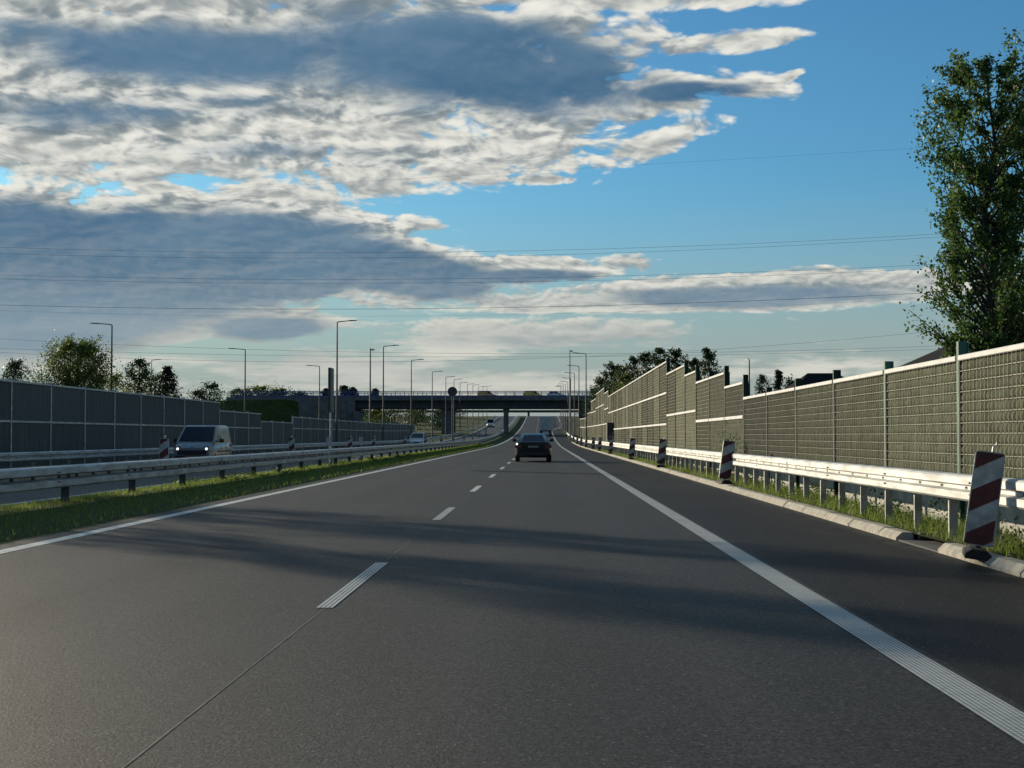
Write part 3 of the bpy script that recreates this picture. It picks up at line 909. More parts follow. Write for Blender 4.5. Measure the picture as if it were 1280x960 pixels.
# ------------------------------------------------------------------ vehicles
def quad_panel(mb, q, mu0, mu1, mv0, mv1, off=0.006, th=0.004):
    """thin slab on a quad face a,b,c,d (a-b bottom, d-c top) with margins"""
    a, b, c, d_ = [Vector(p) for p in q]
    def P_(u, v): return (a * (1 - u) + b * u) * (1 - v) + (d_ * (1 - u) + c * u) * v
    n = (b - a).cross(d_ - a).normalized()
    o = [P_(mu0, mv0), P_(mu1, mv0), P_(mu1, mv1), P_(mu0, mv1)]
    lo = [tuple(p + n * (off - th)) for p in o]; hi = [tuple(p + n * off) for p in o]
    mb.loft([lo, hi])


def car(name, label, cat, loc, rz, L, W, H, paint, cab, body, side_glass=((0.06, 0.47), (0.53, 0.94)), lights=False, group=None, wheel_r=0.32, rear_glass=True):
    root = empty(name, loc, rz, label, cat, group)
    w = W / 2
    secs = []
    for (fy, fw, zb, zt) in body:
        y = fy * L / 2; ww = fw * w; hm = zt - zb
        hf = [(ww * 0.86, zb), (ww * 0.985, zb + 0.10 * hm), (ww, zb + 0.35 * hm), (ww * 0.995, zb + 0.60 * hm), (ww * 0.955, zb + 0.85 * hm), (ww * 0.86, zb + 0.97 * hm), (ww * 0.5, zt)]
        secs.append([(x, y, z) for x, z in hf] + [(-x, y, z) for x, z in reversed(hf)])
    fixn(MB().loft(secs).build('body', paint, root, True))
    yb0, yb1, yt0, yt1, wb, wt, zb = cab
    B = [(-wb, yb0, zb), (wb, yb0, zb), (wb, yb1, zb), (-wb, yb1, zb)]
    T = [(-wt, yt0, H - 0.05), (wt, yt0, H - 0.05), (wt, yt1, H - 0.05), (-wt, yt1, H - 0.05)]
    T2 = [(-wt * 0.85, yt0 + 0.12, H), (wt * 0.85, yt0 + 0.12, H), (wt * 0.85, yt1 - 0.2, H), (-wt * 0.85, yt1 - 0.2, H)]
    B0 = [(p[0], p[1], zb - 0.12) for p in B]
    cb = fixn(MB().loft([B0, B, T, T2]).build('cabin', paint, root, True))
    m = MB(); quad_panel(m, (B[2], B[3], T[3], T[2]), 0.05, 0.95, 0.06, 0.97); fixn(m.build('windscreen', M['glass'], cb))
    if rear_glass:
        m = MB(); quad_panel(m, (B[0], B[1], T[1], T[0]), 0.13, 0.87, 0.12, 0.90); fixn(m.build('rear_window', M['glass'], cb))
    for q in ((B[1], B[2], T[2], T[1]), (B[3], B[0], T[0], T[3])):
        for (u0, u1) in side_glass:
            if q[0] is B[3]: u0, u1 = 1 - u1, 1 - u0
            m = MB(); quad_panel(m, q, u0, u1, 0.08, 0.90); fixn(m.build('side_window', M['glass'], cb))
    for sy in (-0.62, 0.63):
        for sx in (-1, 1):
            xo = sx * (w - 0.12)
            ty = fixn(MB().tube([(xo - 0.11, sy * L / 2, wheel_r), (xo - 0.09, sy * L / 2, wheel_r), (xo + 0.09, sy * L / 2, wheel_r), (xo + 0.11, sy * L / 2, wheel_r)], [wheel_r - 0.03, wheel_r, wheel_r, wheel_r - 0.03], 20).build('wheel', M['tyre'], root, True))
            MB().disc((xo + sx * 0.113, sy * L / 2, wheel_r), (1, 0, 0), wheel_r * 0.66, 0.012, 16).build('rim', M['rim'], ty)
    yr, yf = -L / 2, L / 2
    zr = body[0][3]
    for sx in (-1, 1):
        MB().box(sx * w * 0.80 - 0.17, sx * w * 0.80 + 0.17, yr - 0.012, yr + 0.14, zr - 0.30, zr - 0.12, 0.02).build('tail_light', M['red_lens'], root)
        hl = MB().box(sx * w * 0.70 - 0.15, sx * w * 0.70 + 0.15, yf - 0.32, yf - 0.02, body[-1][3] - 0.14, body[-1][3] + 0.06, 0.03).build('headlight', M['chrome'], root)
        if lights: MB().disc((sx * w * 0.70, yf - 0.01, body[-1][3] - 0.04), (0, 1, 0), 0.055, 0.03, 14).build('bulb', M['headlight'], hl)
        mr = MB().box(sx * (wb + 0.17) - 0.09, sx * (wb + 0.17) + 0.09, yb1 - 0.72, yb1 - 0.60, zb + 0.0, zb + 0.16, 0.03)
        mr.box(sx * (wb + 0.04) - 0.06, sx * (wb + 0.04) + 0.06, yb1 - 0.68, yb1 - 0.63, zb + 0.02, zb + 0.07)
        mr.build('wing_mirror', M['black_trim'], root)
    MB().box(-w * 0.80, w * 0.80, yr - 0.05, yr + 0.20, 0.32, 0.50, 0.04).build('rear_bumper', M['black_trim'] if not lights else paint, root)
    MB().box(-w * 0.82, w * 0.82, yf - 0.22, yf + 0.04, 0.26, 0.48, 0.04).build('front_bumper', M['black_trim'], root)
    MB().box(-w * 0.36, w * 0.36, yf - 0.12, yf + 0.02, 0.50, 0.62, 0.01).build('grille', M['black_trim'], root)
    MB().box(-0.26, 0.26, yr - 0.022, yr + 0.02, zr - 0.27, zr - 0.16).build('number_plate', M['plate'], root)
    return root


SED = [(-1.0, 0.84, 0.42, 0.98), (-0.95, 0.93, 0.30, 1.04), (-0.7, 1.0, 0.21, 1.05), (0, 1.0, 0.19, 0.98), (0.5, 0.99, 0.19, 0.93), (0.86, 0.93, 0.22, 0.80), (1.0, 0.76, 0.30, 0.66)]
HAT = [(-1.0, 0.90, 0.38, 1.0), (-0.95, 0.97, 0.28, 1.02), (-0.6, 1.0, 0.21, 1.0), (0, 1.0, 0.19, 0.97), (0.55, 0.99, 0.19, 0.95), (0.88, 0.94, 0.22, 0.84), (1.0, 0.80, 0.30, 0.70)]
VAN = [(-1.0, 0.95, 0.34, 1.10), (-0.95, 0.99, 0.26, 1.12), (-0.5, 1.0, 0.22, 1.10), (0.2, 1.0, 0.20, 1.08), (0.62, 0.99, 0.20, 1.04), (0.88, 0.95, 0.24, 0.96), (1.0, 0.83, 0.30, 0.80)]

sedan = car('sedan', 'black saloon car driving ahead in our lane, seen from behind', 'car', (-0.52, 79.5, 0), R(0.6), 4.7, 1.84, 1.44, M['black_paint'],
    (-2.02, 1.25, -1.15, 0.30, 0.80, 0.60, 1.0), SED, group='cars on the motorway')
for ch in sedan.children:
    if ch.name.startswith('body'): ch.data.materials[0] = M['black_body']
van = car('van', 'silver panel van with lit headlights on the oncoming carriageway', 'van', (-14.75, 66.5, 0), R(180), 4.1, 1.74, 1.76, M['silver_paint'],
    (-2.0, 1.42, -1.92, 0.42, 0.82, 0.70, 1.02), VAN, side_glass=((0.60, 0.90),), lights=True, group='vans on the oncoming carriageway', wheel_r=0.31)
MB().box(-0.62, 0.62, 1.99, 2.075, 0.52, 0.70, 0.02).build('lower_grille', M['black_trim'], van)
MB().box(-0.26, 0.26, 2.086, 2.10, 0.36, 0.46).build('number_plate', M['plate'], van)
MB().disc((0, 2.05, 0.80), (0, 1, 0), 0.055, 0.05, 16).build('badge', M['chrome'], van)
MB().tube([(-0.55, 1.36, 1.075), (0.05, 1.22, 1.20)], 0.010, 5).tube([(0.05, 1.38, 1.06), (0.60, 1.24, 1.18)], 0.010, 5).build('wipers', M['black_trim'], van)
for sx in (-1, 1):      # sliding door outline and rubbing strip on the van's flank
    m = MB()
    xs = sorted((sx * 0.871, sx * 0.879))
    m.box(xs[0], xs[1], -1.6, 1.1, 0.60, 0.68).box(xs[0], xs[1], -0.75, -0.735, 0.4, 1.0).box(xs[0], xs[1], 0.25, 0.265, 0.4, 1.0)
    m.build('side_trim', M['black_trim'], van)
car('car', 'white oncoming car just above the median rail', 'car', (-14.0, 172, gz(172)), R(180), 4.4, 1.84, 1.66, M['white_paint'],
    (-2.05, 1.30, -1.75, 0.25, 0.82, 0.64, 1.05), HAT, lights=False, group='cars on the motorway', wheel_r=0.35)
car('van', 'far white van under the overpass on the oncoming carriageway', 'van', (-14.5, 425, gz(425)), R(180), 5.2, 2.05, 2.4, M['white_paint'],
    (-2.5, 1.75, -2.4, 0.9, 0.98, 0.86, 1.25), [(a, b, c, d_ * 1.18) for (a, b, c, d_) in VAN], side_glass=((0.65, 0.92),), group='vans on the oncoming carriageway', wheel_r=0.36)
car('car', 'yellow car crossing the overpass behind its railing', 'car', (-2.3, BY - 2.0, ZD), R(-90), 3.9, 1.70, 1.62, M['yellow_paint'],
    (-1.88, 1.35, -1.8, 0.7, 0.78, 0.70, 0.98), HAT, side_glass=((0.72, 0.9),), group='cars on the overpass')
car('car', 'amber car on the overpass left of the yellow one', 'car', (-12.6, BY - 2.0, ZD), R(-90), 4.0, 1.72, 1.62, M['orange_paint'],
    (-1.88, 1.35, -1.8, 0.7, 0.78, 0.70, 0.98), HAT, side_glass=((0.72, 0.9),), group='cars on the overpass')
car('car', 'white car on the overpass right behind the yellow one', 'car', (2.9, BY - 2.0, ZD), R(-90), 4.0, 1.72, 1.44, M['white_paint'],
    (-1.85, 1.15, -1.45, 0.2, 0.76, 0.60, 0.98), HAT, group='cars on the overpass')

# lorry
ly = 322.0
lo = empty('lorry', (0.55, ly, gz(ly)), 0, 'grey box lorry seen from behind just before the overpass', 'lorry')
lo.rotation_euler = (math.atan(2 * 5.1e-5 * (ly - 160)), 0, R(0.3))
box = MB().box(-1.25, 1.25, 0, 8.2, 1.15, 3.95, 0.03).build('cargo_box', M['grey_tarp'], lo)
for s in (-1, 1):
    dr = MB().box(s * 0.62 - 0.59, s * 0.62 + 0.59, -0.03, -0.002, 1.22, 3.85, 0.0).build('rear_door', M['grey_tarp'], box)
    MB().tube([(s * 0.25, -0.05, 1.25), (s * 0.25, -0.05, 3.8)], 0.018, 6).tube([(s * 0.95, -0.05, 1.25), (s * 0.95, -0.05, 3.8)], 0.018, 6).build('lock_rod', M['galv_old'], dr)
    MB().box(s * 1.256 - 0.05, s * 1.256 + 0.05, -0.04, 0.05, 1.1, 3.97).build('corner_post', M['white_paint'], box)
    for yy_ in (1.4, 2.7, 7.6, 9.6):
        t_ = fixn(MB().tube([(s * 0.98 - 0.24, yy_, 0.5), (s * 0.98 + 0.24, yy_, 0.5)], 0.5, 20).build('wheel', M['tyre'], lo))
        MB().disc((s * 1.215, yy_, 0.5), (1, 0, 0), 0.28, 0.02, 14).build('rim', M['rim'], t_)
    MB().box(s * 0.95 - 0.2, s * 0.95 + 0.2, -0.02, 0.05, 0.78, 0.92).build('tail_light', M['red_lens'], lo)
    MB().box(s * 0.95 - 0.28, s * 0.95 + 0.28, 0.75, 0.77, 0.25, 0.95).build('mudflap', M['black_trim'], lo)
MB().box(-1.22, 1.22, 0, 8.0, 0.9, 1.149).build('chassis', M['black_trim'], lo)
MB().box(-1.15, 1.15, 0.1, 0.22, 0.45, 0.58).build('underrun_bar', M['galv_old'], lo)
cb = MB().box(-1.22, 1.22, 8.45, 10.4, 0.8, 3.3, 0.12).build('cab', M['white_paint'], lo)
MB().box(-1.1, 1.1, 10.401, 10.41, 1.9, 2.9).build('windscreen', M['glass'], cb)

# ------------------------------------------------------------------ houses behind the right barrier
def house(label, x, y, w, dpt, hw, hr, rz, hip=0.0):
    r = empty('house', (x, y, 0), rz, label, 'house', 'houses behind the right barrier')
    MB().box(-w / 2, w / 2, -dpt / 2, dpt / 2, -0.1, hw).build('wall', M['render_wall'], r)
    ov = 0.5
    e = [(-w / 2 - ov, -dpt / 2 - ov, hw), (w / 2 + ov, -dpt / 2 - ov, hw), (w / 2 + ov, dpt / 2 + ov, hw), (-w / 2 - ov, dpt / 2 + ov, hw)]
    a, b = (0, -dpt / 2 - ov + hip, hw + hr), (0, dpt / 2 + ov - hip, hw + hr)
    lowr = [(p[0], p[1], p[2] - 0.16) for p in e]
    m = MB().add(e + [a, b] + lowr, [(0, 1, 4), (1, 2, 5, 4), (2, 3, 5), (3, 0, 4, 5), (6, 9, 8, 7), (0, 6, 7, 1), (1, 7, 8, 2), (2, 8, 9, 3), (3, 9, 6, 0)])
    rf = fixn(m.build('roof', M['roof_tile'], r))
    for sx in (-w / 4, w / 4):
        wn = MB().box(sx - 0.5, sx + 0.5, -dpt / 2 - 0.03, -dpt / 2 - 0.002, hw - 1.9, hw - 0.6).build('window', M['wood_trim'], r)
        MB().box(sx - 0.42, sx + 0.42, -dpt / 2 - 0.036, -dpt / 2 - 0.031, hw - 1.82, hw - 0.68).build('pane', M['glass'], wn)


house('house with a steep black roof behind the big poplar', 20.7, 66.5, 9.0, 10, 4.15, 2.2, 0.0)
house('low dark-roofed house beyond the near bays of the right barrier', 21.3, 118, 9.0, 5.6, 4.2, 1.9, math.pi / 2, 2.2)

# ------------------------------------------------------------------ power lines
wires = [(307, 313, 293), (315, 319, 297), (342, 347, 331), (347, 352, 336), (380, 384, 366), (387, 393, 372), (423, 442, 433), (435, 446, 437), (440, 449, 414), (250, 214, 184)]
wl = ['highest power line, slanting up to the right above the poplar gap', 'second power line from the top, lower of the close upper pair',
      'upper wire of the middle pair of power lines', 'lower wire of the middle pair of power lines', 'darkest single power line across the big grey cloud', 'faint wire just below the darkest power line',
      'upper wire of the lowest group, over the lamp heads', 'middle wire of the lowest group, over the lamp heads', 'lowest wire on the left that climbs to the right', 'faint topmost wire crossing the blue sky']
WY = 180.0
for i, (a, b, c) in enumerate(wires):
    x0_, x1_, x2_ = 0.0, 640.0, 1170.0
    pts = []
    for k in range(41):
        q = -300 + 1900 * k / 40
        yv = a * (q - x1_) * (q - x2_) / ((x0_ - x1_) * (x0_ - x2_)) + b * (q - x0_) * (q - x2_) / ((x1_ - x0_) * (x1_ - x2_)) + c * (q - x0_) * (q - x1_) / ((x2_ - x0_) * (x2_ - x1_))
        D = WY + i * 1.5
        pts.append(((q - 679) * D / 1925, D, CAM_H + (545 - yv) * D / 1925))
    o = MB().tube(pts, 0.022 if i in (4,) else (0.008 if i in (5, 9) else 0.014), 5).build('power_line', M['cable'])
    tag(o, wl[i], 'power line', 'overhead power lines')

# ------------------------------------------------------------------ trees
import numpy as np
rng = np.random.default_rng(5)


def leaf_mesh(name, C, size, material, parent, aspect=0.62, vert=0.0):
    """one diamond-shaped leaf per centre"""
    n = len(C)
    d = rng.normal(size=(n, 3)); d[:, 2] += vert; d /= np.linalg.norm(d, axis=1)[:, None]
    u = rng.normal(size=(n, 3)); u -= d * (u * d).sum(1)[:, None]; u /= np.linalg.norm(u, axis=1)[:, None]
    s = size * rng.uniform(0.6, 1.3, n)[:, None]
    n2 = np.cross(d, u)
    V = np.stack([C - d * s * 0.5, C + u * s * aspect * 0.5 + n2 * s * 0.08, C + d * s * 0.5, C - u * s * aspect * 0.5 + n2 * s * 0.08], 1).reshape(-1, 3)
    me = bpy.data.meshes.new(name)
    me.vertices.add(4 * n); me.vertices.foreach_set('co', V.astype(np.float32).ravel())
    me.loops.add(4 * n); me.loops.foreach_set('vertex_index', np.arange(4 * n, dtype=np.int32))
    me.polygons.add(n); me.polygons.foreach_set('loop_start', np.arange(0, 4 * n, 4, dtype=np.int32))
    try: me.polygons.foreach_set('loop_total', np.full(n, 4, dtype=np.int32))
    except Exception: pass
    me.update(calc_edges=True); me.validate()
    me.materials.append(material)
    o = bpy.data.objects.new(name, me); COL.objects.link(o); o.parent = parent
    return o


def tree(name, label, x, y, H, prof, leaf, nleaf, size, nbr=60, base=None, trunk_r=None, up=0.55, spread=0.35, group=None, seed=0, forks=1, vert=0.0, dens=1.0):
    """prof: [(height fraction, radius)], limbs leave the trunk and carry leaf sprays"""
    r = random.Random(seed * 77 + 3)
    z0 = gz(y) if base is None else base
    root = empty(name, (x, y, z0 - 0.05), r.uniform(0, 6), label, 'tree', group)
    tr = trunk_r or H * 0.016
    def rad(t):
        for (a, ra), (b, rb) in zip(prof, prof[1:]):
            if a <= t <= b: return ra + (rb - ra) * (t - a) / (b - a)
        return 0.05
    tm = MB()
    lean = [(r.uniform(-.015, .015) * H, r.uniform(-.015, .015) * H) for _ in range(7)]
    tp = [(lean[i][0] * (i > 0), lean[i][1] * (i > 0), H * 0.95 * i / 6) for i in range(7)]
    tm.tube(tp, [tr * (1 - 0.87 * i / 6) for i in range(7)], 8)
    def onT(t):
        q = min(max(t / 0.95, 0), 1) * 6; i = min(int(q), 5); f_ = q - i
        return Vector(tp[i]) * (1 - f_) + Vector(tp[i + 1]) * f_
    C = []
    t_lo, t_hi = prof[0][0], prof[-1][0]
    per = max(8, nleaf // nbr)
    for b in range(nbr):
        t = t_lo + (t_hi - t_lo) * ((b + r.random()) / nbr)
        ang = b * 2.4 + r.uniform(-0.5, 0.5)
        ra = rad(t) * r.uniform(0.40, 1.12) * (1.0 + 0.16 * math.sin(t * 23 + ang))
        tip = onT(t) + Vector((math.cos(ang) * ra, math.sin(ang) * ra, r.uniform(-0.03, 0.03) * H))
        st = onT(max(t_lo * 0.6, t - up * ra / H * r.uniform(0.7, 1.5)))
        mid = (st * 0.5 + tip * 0.5) - Vector((0, 0, 0.08 * ra))
        rr = max(0.008, tr * 0.42 * (1 - t * 0.75))
        tm.tube([st, mid, tip], [rr, rr * 0.65, rr * 0.2], 5)
        for _ in range(2):
            e = tip + Vector((r.uniform(-1, 1), r.uniform(-1, 1), r.uniform(-0.4, 1.0))) * ra * 0.35
            tm.tube([mid * 0.4 + tip * 0.6, e], [rr * 0.35, rr * 0.12], 4)
            C.append((mid * 0.4 + tip * 0.6, e, ra))
        C.append((mid, tip, ra))
    n_each = max(4, nleaf // len(C))
    arr = []
    for (a, b, ra) in C:
        k = int(n_each * (r.uniform(0.15, 1.85) if name == 'poplar_tree' else r.uniform(0.7, 1.3)))
        if k < 2: continue
        t_ = rng.uniform(0.15, 1.08, k)[:, None]
        A, Bv = np.array(a), np.array(b)
        pts = A * (1 - t_) + Bv * t_
        pts = pts + rng.normal(size=(k, 3)) * (spread * (0.35 + 0.4 * ra)) * np.array([1, 1, 0.8])
        arr.append(pts)
    tm.build('trunk', M['bark'], root)
    leaf_mesh('crown', np.concatenate(arr), size, M[leaf], root, vert=vert)
    return root


D45 = 1925 / 45.0
pz = lambda y: ((545 - y) / D45 + 1.3) / 12.9
tree('poplar_tree', 'tall poplar with ragged crown rising over the right noise barrier', 13.1, 45, 12.5,
     [(pz(470), 0.9), (pz(430), 1.6), (pz(380), 2.15), (pz(340), 1.9), (pz(300), 1.25), (pz(255), 1.25), (pz(215), 1.7), (pz(150), 2.05), (pz(95), 2.0), (pz(60), 1.5), (pz(44), 0.8)],
     'leaf_poplar', 30000, 0.125, nbr=165, trunk_r=0.20, up=1.0, spread=0.14, seed=1)
tree('poplar_tree', 'darker poplar at the right edge of the picture behind the taller one', 14.85, 46.5, 11.8,
     [(0.22, 1.2), (0.4, 2.0), (0.6, 1.6), (0.85, 1.6), (1.0, 0.9)], 'leaf_poplar', 22000, 0.125, nbr=120, trunk_r=0.17, up=1.0, spread=0.16, seed=2)

ROUND = [(0.22, 0.6), (0.4, 0.95), (0.65, 1.0), (0.85, 0.7), (1.0, 0.2)]
FAN = [(0.18, 0.35), (0.45, 0.8), (0.7, 1.0), (0.88, 0.85), (1.0, 0.45)]
CONE = [(0.12, 0.9), (0.3, 1.0), (0.55, 0.7), (0.8, 0.38), (1.0, 0.08)]
COL_ = [(0.15, 0.7), (0.4, 1.0), (0.7, 0.85), (0.9, 0.5), (1.0, 0.15)]


def by_px(name, label, px_, ytop, halfw, D, shape, leaf, n, base=None, seed=0, **kw):
    """stand a tree on the ground at distance D in the direction seen at px_"""
    X_ = (px_ - 679) * D / 1925.0; zt = CAM_H + (545 - ytop) * D / 1925.0
    b = gz(D) if base is None else base
    n = int(n * 2.2); Hh = zt - b; rw = halfw * D / 1925.0
    return tree(name, label, X_, D, Hh, [(t, q * rw) for t, q in shape], leaf, n, kw.pop('size', 0.0010 * D + 0.05), base=b, seed=seed, **kw)


GL = 'trees behind the left barrier'
by_px('leafy_tree', 'large yellow-green tree with upswept branches behind the left barrier', 93, 422, 47, 120, FAN, 'leaf_bright', 12000, seed=3, nbr=190, up=1.5, spread=0.24, group=GL, vert=0.8)
by_px('leafy_tree', 'dark tree at the left edge of the picture', 14, 448, 30, 125, ROUND, 'leaf_dark', 2400, seed=4, nbr=64, spread=0.4, group=GL)
by_px('leafy_tree', 'dark loose tree right of the large yellow-green one', 172, 446, 33, 130, [(0.1, 0.8), (0.35, 1.0), (0.65, 0.8), (0.9, 0.45), (1.0, 0.15)], 'leaf_dark', 3000, seed=5, nbr=80, spread=0.32, group=GL)
by_px('leafy_tree', 'yellowish low tree between the large tree and the dark one', 142, 464, 18, 126, ROUND, 'leaf_bright', 1300, seed=31, nbr=56, spread=0.4, group=GL)
by_px('pine_tree', 'dark pointed conifer above the left barrier', 206, 456, 32, 132, CONE, 'leaf_needle', 3200, seed=6, nbr=90, up=0.2, spread=0.30, group=GL)
by_px('leafy_tree', 'dark tree low behind the barrier just right of the conifer', 192, 466, 34, 140, ROUND, 'leaf_dark', 1600, seed=32, nbr=60, spread=0.42, group=GL)
by_px('leafy_tree', 'small round dark tree left of the grassy embankment', 263, 477, 21, 200, ROUND, 'leaf_dark', 1500, seed=7, nbr=60, spread=0.4, group=GL)
by_px('leafy_tree', 'small dark tree beside the round one above the barrier', 243, 486, 13, 200, ROUND, 'leaf_dark', 1000, seed=8, nbr=50, spread=0.4, group=GL)
GE = 'trees behind the embankment'
for i, (a, b, c, lf, lb) in enumerate([
        (302, 485, 26, 'leaf_dark', 'leftmost bush-like tree topping the embankment'), (325, 481, 30, 'leaf_bright', 'broad low tree in the middle of the embankment top'),
        (348, 485, 24, 'leaf_dark', 'darker tree right of the broad one on the embankment'), (374, 489, 20, 'leaf_bright', 'pale small tree at the end of the embankment'),
        (406, 485, 7, 'leaf_dark', 'tiny round tree left of the second tall lamp pole'), (430, 481, 10, 'leaf_dark', 'pair-topped dark tree behind the overpass railing'),
        (442, 483, 7, 'leaf_dark', 'small tree hugging the dark one behind the railing'), (468, 485, 6, 'leaf_dark', 'small pointed tree behind the overpass railing')]):
    by_px('leafy_tree', lb, a, b, c, 378, ROUND, lf, 2200, seed=40 + i, nbr=50, spread=0.42, group=GE)
GR = 'trees behind the right barrier'
for i, (a, b, c, D, sh, lf, n, lb) in enumerate([
        (742, 484, 9, 250, ROUND, 'leaf_dark', 900, 'farthest small dark tree at the left end of the right-hand wood'),
        (764, 452, 15, 205, COL_, 'leaf_dark', 2000, 'pointed dark tree at the left shoulder of the right-hand wood'),
        (752, 470, 12, 215, ROUND, 'leaf_dark', 1300, 'low dark tree filling the left slope of the right-hand wood'),
        (779, 456, 15, 195, ROUND, 'leaf_dark', 1800, 'round dark tree behind the pale yellow-green one'),
        (792, 444, 11, 190, COL_, 'leaf_dark', 1600, 'slim spire-like tree in the right-hand wood'),
        (808, 439, 12, 180, COL_, 'leaf_dark', 1900, 'slender tree right of the spire-like one'),
        (826, 431, 13, 170, COL_, 'leaf_dark', 2200, 'tallest slender tree of the right-hand wood'),
        (846, 433, 14, 165, COL_, 'leaf_dark', 2200, 'bushy tree just right of the tallest one'),
        (866, 446, 14, 160, ROUND, 'leaf_dark', 1800, 'lower rounded tree before the wood ends on the right'),
        (886, 434, 12, 155, COL_, 'leaf_dark', 2200, 'last tall tree at the right end of the wood'),
        (818, 462, 24, 186, ROUND, 'leaf_dark', 2200, 'broad dark tree low behind the tallest barrier bays'),
        (852, 466, 24, 172, ROUND, 'leaf_dark', 2200, 'broad low tree behind the stepped barrier bays'),
        (781, 466, 13, 172, ROUND, 'leaf_bright', 1500, 'pale yellow-green tree in front of the dark wood')]):
    by_px('leafy_tree', lb, a, b, c * 1.45, D, [(t * 0.8 if t < 0.5 else t, q) for t, q in sh], lf, int(n * 1.4), seed=60 + i, nbr=64, up=1.1, spread=0.34, group=GR)
by_px('pine_tree', 'small conifer left of the low dark-roofed house', 972, 461, 10, 135, CONE, 'leaf_needle', 2000, seed=80, nbr=70, up=0.2, spread=0.3, group=GR)
by_px('leafy_tree', 'round bush-like tree beside the small conifer on the right', 953, 468, 10, 132, ROUND, 'leaf_dark', 1100, seed=81, nbr=50, spread=0.4, group=GR)
by_px('leafy_tree', 'low dark tree partly in front of the low house', 988, 472, 14, 130, ROUND, 'leaf_dark', 1300, seed=82, nbr=50, spread=0.4, group=GR)
by_px('leafy_tree', 'shrubby light tree growing on the slope under the overpass', 470, 513, 13, 300, ROUND, 'leaf_bright', 900, seed=83, nbr=26, group=GE)
NUM = 'one two three four five six seven eight nine ten eleven twelve thirteen fourteen fifteen sixteen seventeen'.split()
GF = 'bushy trees on the slopes beyond the overpass'
for i in range(17):
    D = 395 + i * 11 + rng.uniform(-3, 3); xx_ = -25 - (i * 7 % 30) * 1.0 - rng.uniform(0, 5)
    tree('bushy_tree', 'bushy dark tree left of the oncoming road past the overpass, number %s up the slope' % NUM[i], xx_, D, rng.uniform(4.5, 7.5), [(t, q * rng.uniform(2.6, 3.6)) for t, q in ((0.06, 0.8), (0.3, 1.0), (0.65, 0.9), (0.9, 0.5), (1.0, 0.2))], 'leaf_dark', 900, 0.45, nbr=36, spread=0.6, group=GF, seed=120 + i)
for i in range(7):
    D = 400 + i * 22; xx_ = 13 + (i * 5 % 12)
    tree('bushy_tree', 'bushy dark tree right of the road past the overpass, number %s up the slope' % NUM[i], xx_, D, rng.uniform(4.5, 7.0), [(t, q * 3.0) for t, q in ((0.06, 0.8), (0.3, 1.0), (0.65, 0.9), (0.9, 0.5), (1.0, 0.2))], 'leaf_dark', 900, 0.45, nbr=36, spread=0.6, group=GF + ' on the right', seed=150 + i)
# two tall poplars left of the frame: their long shadows lie across the lanes
tree('poplar_tree', 'slim poplar left of the picture whose shadow crosses the road', -26.5, 50.6, 11.4, [(0.15, 1.5), (0.4, 2.1), (0.7, 1.9), (1.0, 0.6)], 'leaf_dark', 6500, 0.2, nbr=60, up=1.1, seed=90, base=0, group='poplars left of the picture')
tree('poplar_tree', 'second slim poplar left of the picture throwing the nearer shadow', -25.0, 43.2, 10.6, [(0.15, 1.4), (0.4, 1.9), (0.7, 1.7), (1.0, 0.6)], 'leaf_dark', 5000, 0.2, nbr=60, up=1.1, seed=91, base=0, group='poplars left of the picture')

# ------------------------------------------------------------------ grass and weeds
def blades(name, n, fx, fy, fz, hmin, hmax, wid, material):
    x = fx(n); y = fy(n); z = fz(x, y)
    h = rng.uniform(hmin, hmax, n) * rng.uniform(0.5, 1.0, n); a = rng.uniform(0, 6.283, n)
    lx, ly_ = rng.normal(size=n) * 0.35 * h, rng.normal(size=n) * 0.35 * h
    w = wid * (0.6 + y / 45.0)
    V = np.zeros((n, 3, 3), np.float32)
    V[:, 0] = np.stack([x - np.cos(a) * w, y - np.sin(a) * w, z - 0.02], 1)
    V[:, 1] = np.stack([x + np.cos(a) * w, y + np.sin(a) * w, z - 0.02], 1)
    V[:, 2] = np.stack([x + lx, y + ly_, z + h], 1)
    me = bpy.data.meshes.new(name)
    me.vertices.add(3 * n); me.vertices.foreach_set('co', V.ravel())
    me.loops.add(3 * n); me.loops.foreach_set('vertex_index', np.arange(3 * n, dtype=np.int32))
    me.polygons.add(n); me.polygons.foreach_set('loop_start', np.arange(0, 3 * n, 3, dtype=np.int32))
    try: me.polygons.foreach_set('loop_total', np.full(n, 3, dtype=np.int32))
    except Exception: pass
    me.update(calc_edges=True); me.validate(); me.materials.append(material)
    o = bpy.data.objects.new(name, me); COL.objects.link(o)
    return tag(o, kind='stuff')


def med_z(x, y):
    t_ = (x + 9.9) / 3.42
    g = np.where(y > 160, 5.1e-5 * (y - 160) ** 2, 0)
    return g + 0.4 * t_ * (1 - t_)


def med_x(n):
    u = rng.beta(1.2, 1.2, n)
    return -9.75 + u * 3.2


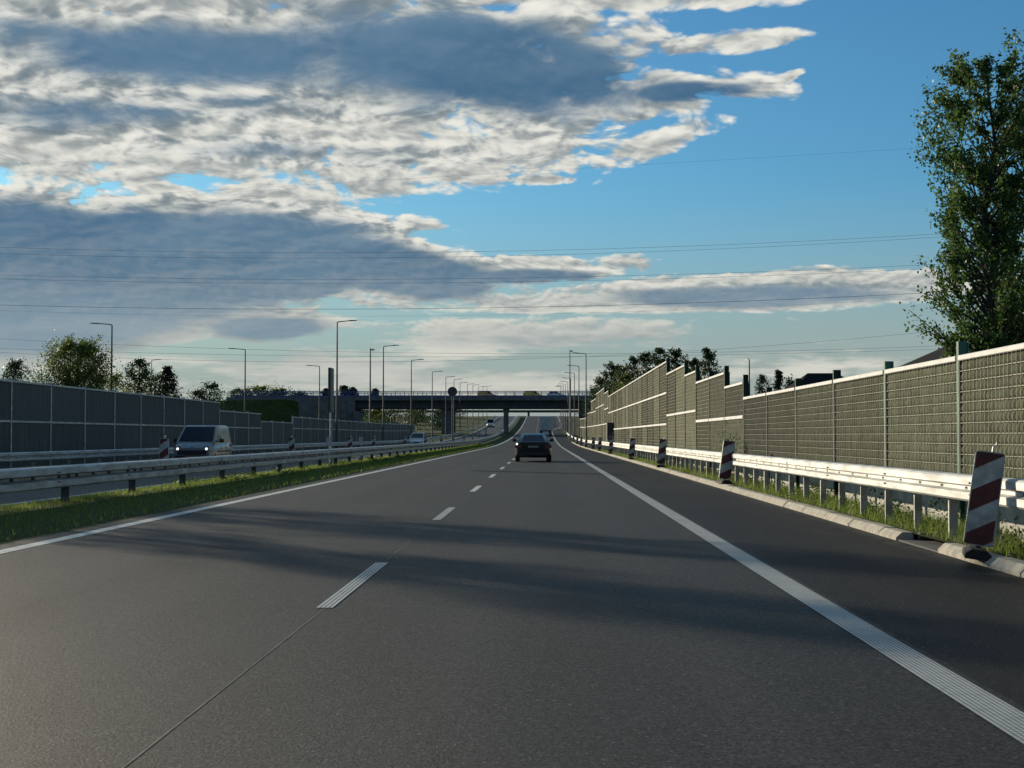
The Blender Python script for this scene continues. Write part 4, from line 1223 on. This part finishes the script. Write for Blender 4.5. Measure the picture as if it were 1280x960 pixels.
g1 = blades('median_grass', 72000, med_x, lambda n: 6 + 198 * rng.random(n) ** 1.7, med_z, 0.03, 0.13, 0.006, M['blade'])
tag(g1, 'rough grass growing in the median under the crash barrier', 'grass')
vz = lambda x, y: np.where(y > 160, 5.1e-5 * (y - 160) ** 2, 0) + 0.085
g2 = blades('verge_grass', 42000, lambda n: rng.uniform(4.68, 5.61, n), lambda n: 8 + 130 * rng.random(n) ** 1.8, vz, 0.05, 0.24, 0.004, M['blade'])
tag(g2, 'uneven grass on the verge between kerb and noise barrier', 'grass')
# leafy weeds
wc = []
for i in range(150):
    yy_ = 9 + 60 * rng.random() ** 1.6; xx_ = rng.uniform(4.75, 5.55); hh = rng.uniform(0.08, 0.30) * (1.5 if 17 < yy_ < 26 and rng.random() < 0.5 else 1)
    k = rng.integers(25, 70)
    wc.append(np.stack([xx_ + rng.normal(size=k) * 0.09, yy_ + rng.normal(size=k) * 0.13, 0.09 + hh * rng.random(k)], 1))
wo = leaf_mesh('verge_weeds', np.concatenate(wc), 0.05, M['weed'], None)
tag(wo, 'leafy weeds among the grass at the foot of the noise barrier', 'weeds', kind='stuff')
wc = []
for i in range(60):
    yy_ = 36 + 60 * rng.random(); xx_ = rng.uniform(-9.5, -7.4); k = rng.integers(20, 50)
    t_ = (xx_ + 9.9) / 3.42
    wc.append(np.stack([xx_ + rng.normal(size=k) * 0.12, yy_ + rng.normal(size=k) * 0.2, 0.4 * t_ * (1 - t_) + 0.0 + 0.14 * rng.random(k)], 1))
wo = leaf_mesh('median_weeds', np.concatenate(wc), 0.07, M['weed'], None)
tag(wo, 'leafy weeds in the median grass', 'weeds', kind='stuff')
# a bush and a stump-like dark box at the foot of the barrier
bs = empty('shrub', (5.2, 43.0, 0.08), label='small leafy shrub poking above the crash barrier beside the second board', cat='shrub')
MB().tube([(0, 0, -0.05), (0.03, 0.02, 0.5), (0.0, 0.05, 1.05)], [0.02, 0.014, 0.006], 5).tube([(0.02, 0, 0.3), (-0.15, 0.1, 0.9)], [0.012, 0.005], 5).build('stem', M['bark'], bs)
leaf_mesh('foliage', rng.normal(size=(420, 3)) * np.array([0.15, 0.2, 0.24]) + np.array([0, 0.03, 0.85]), 0.06, M['weed'], bs)
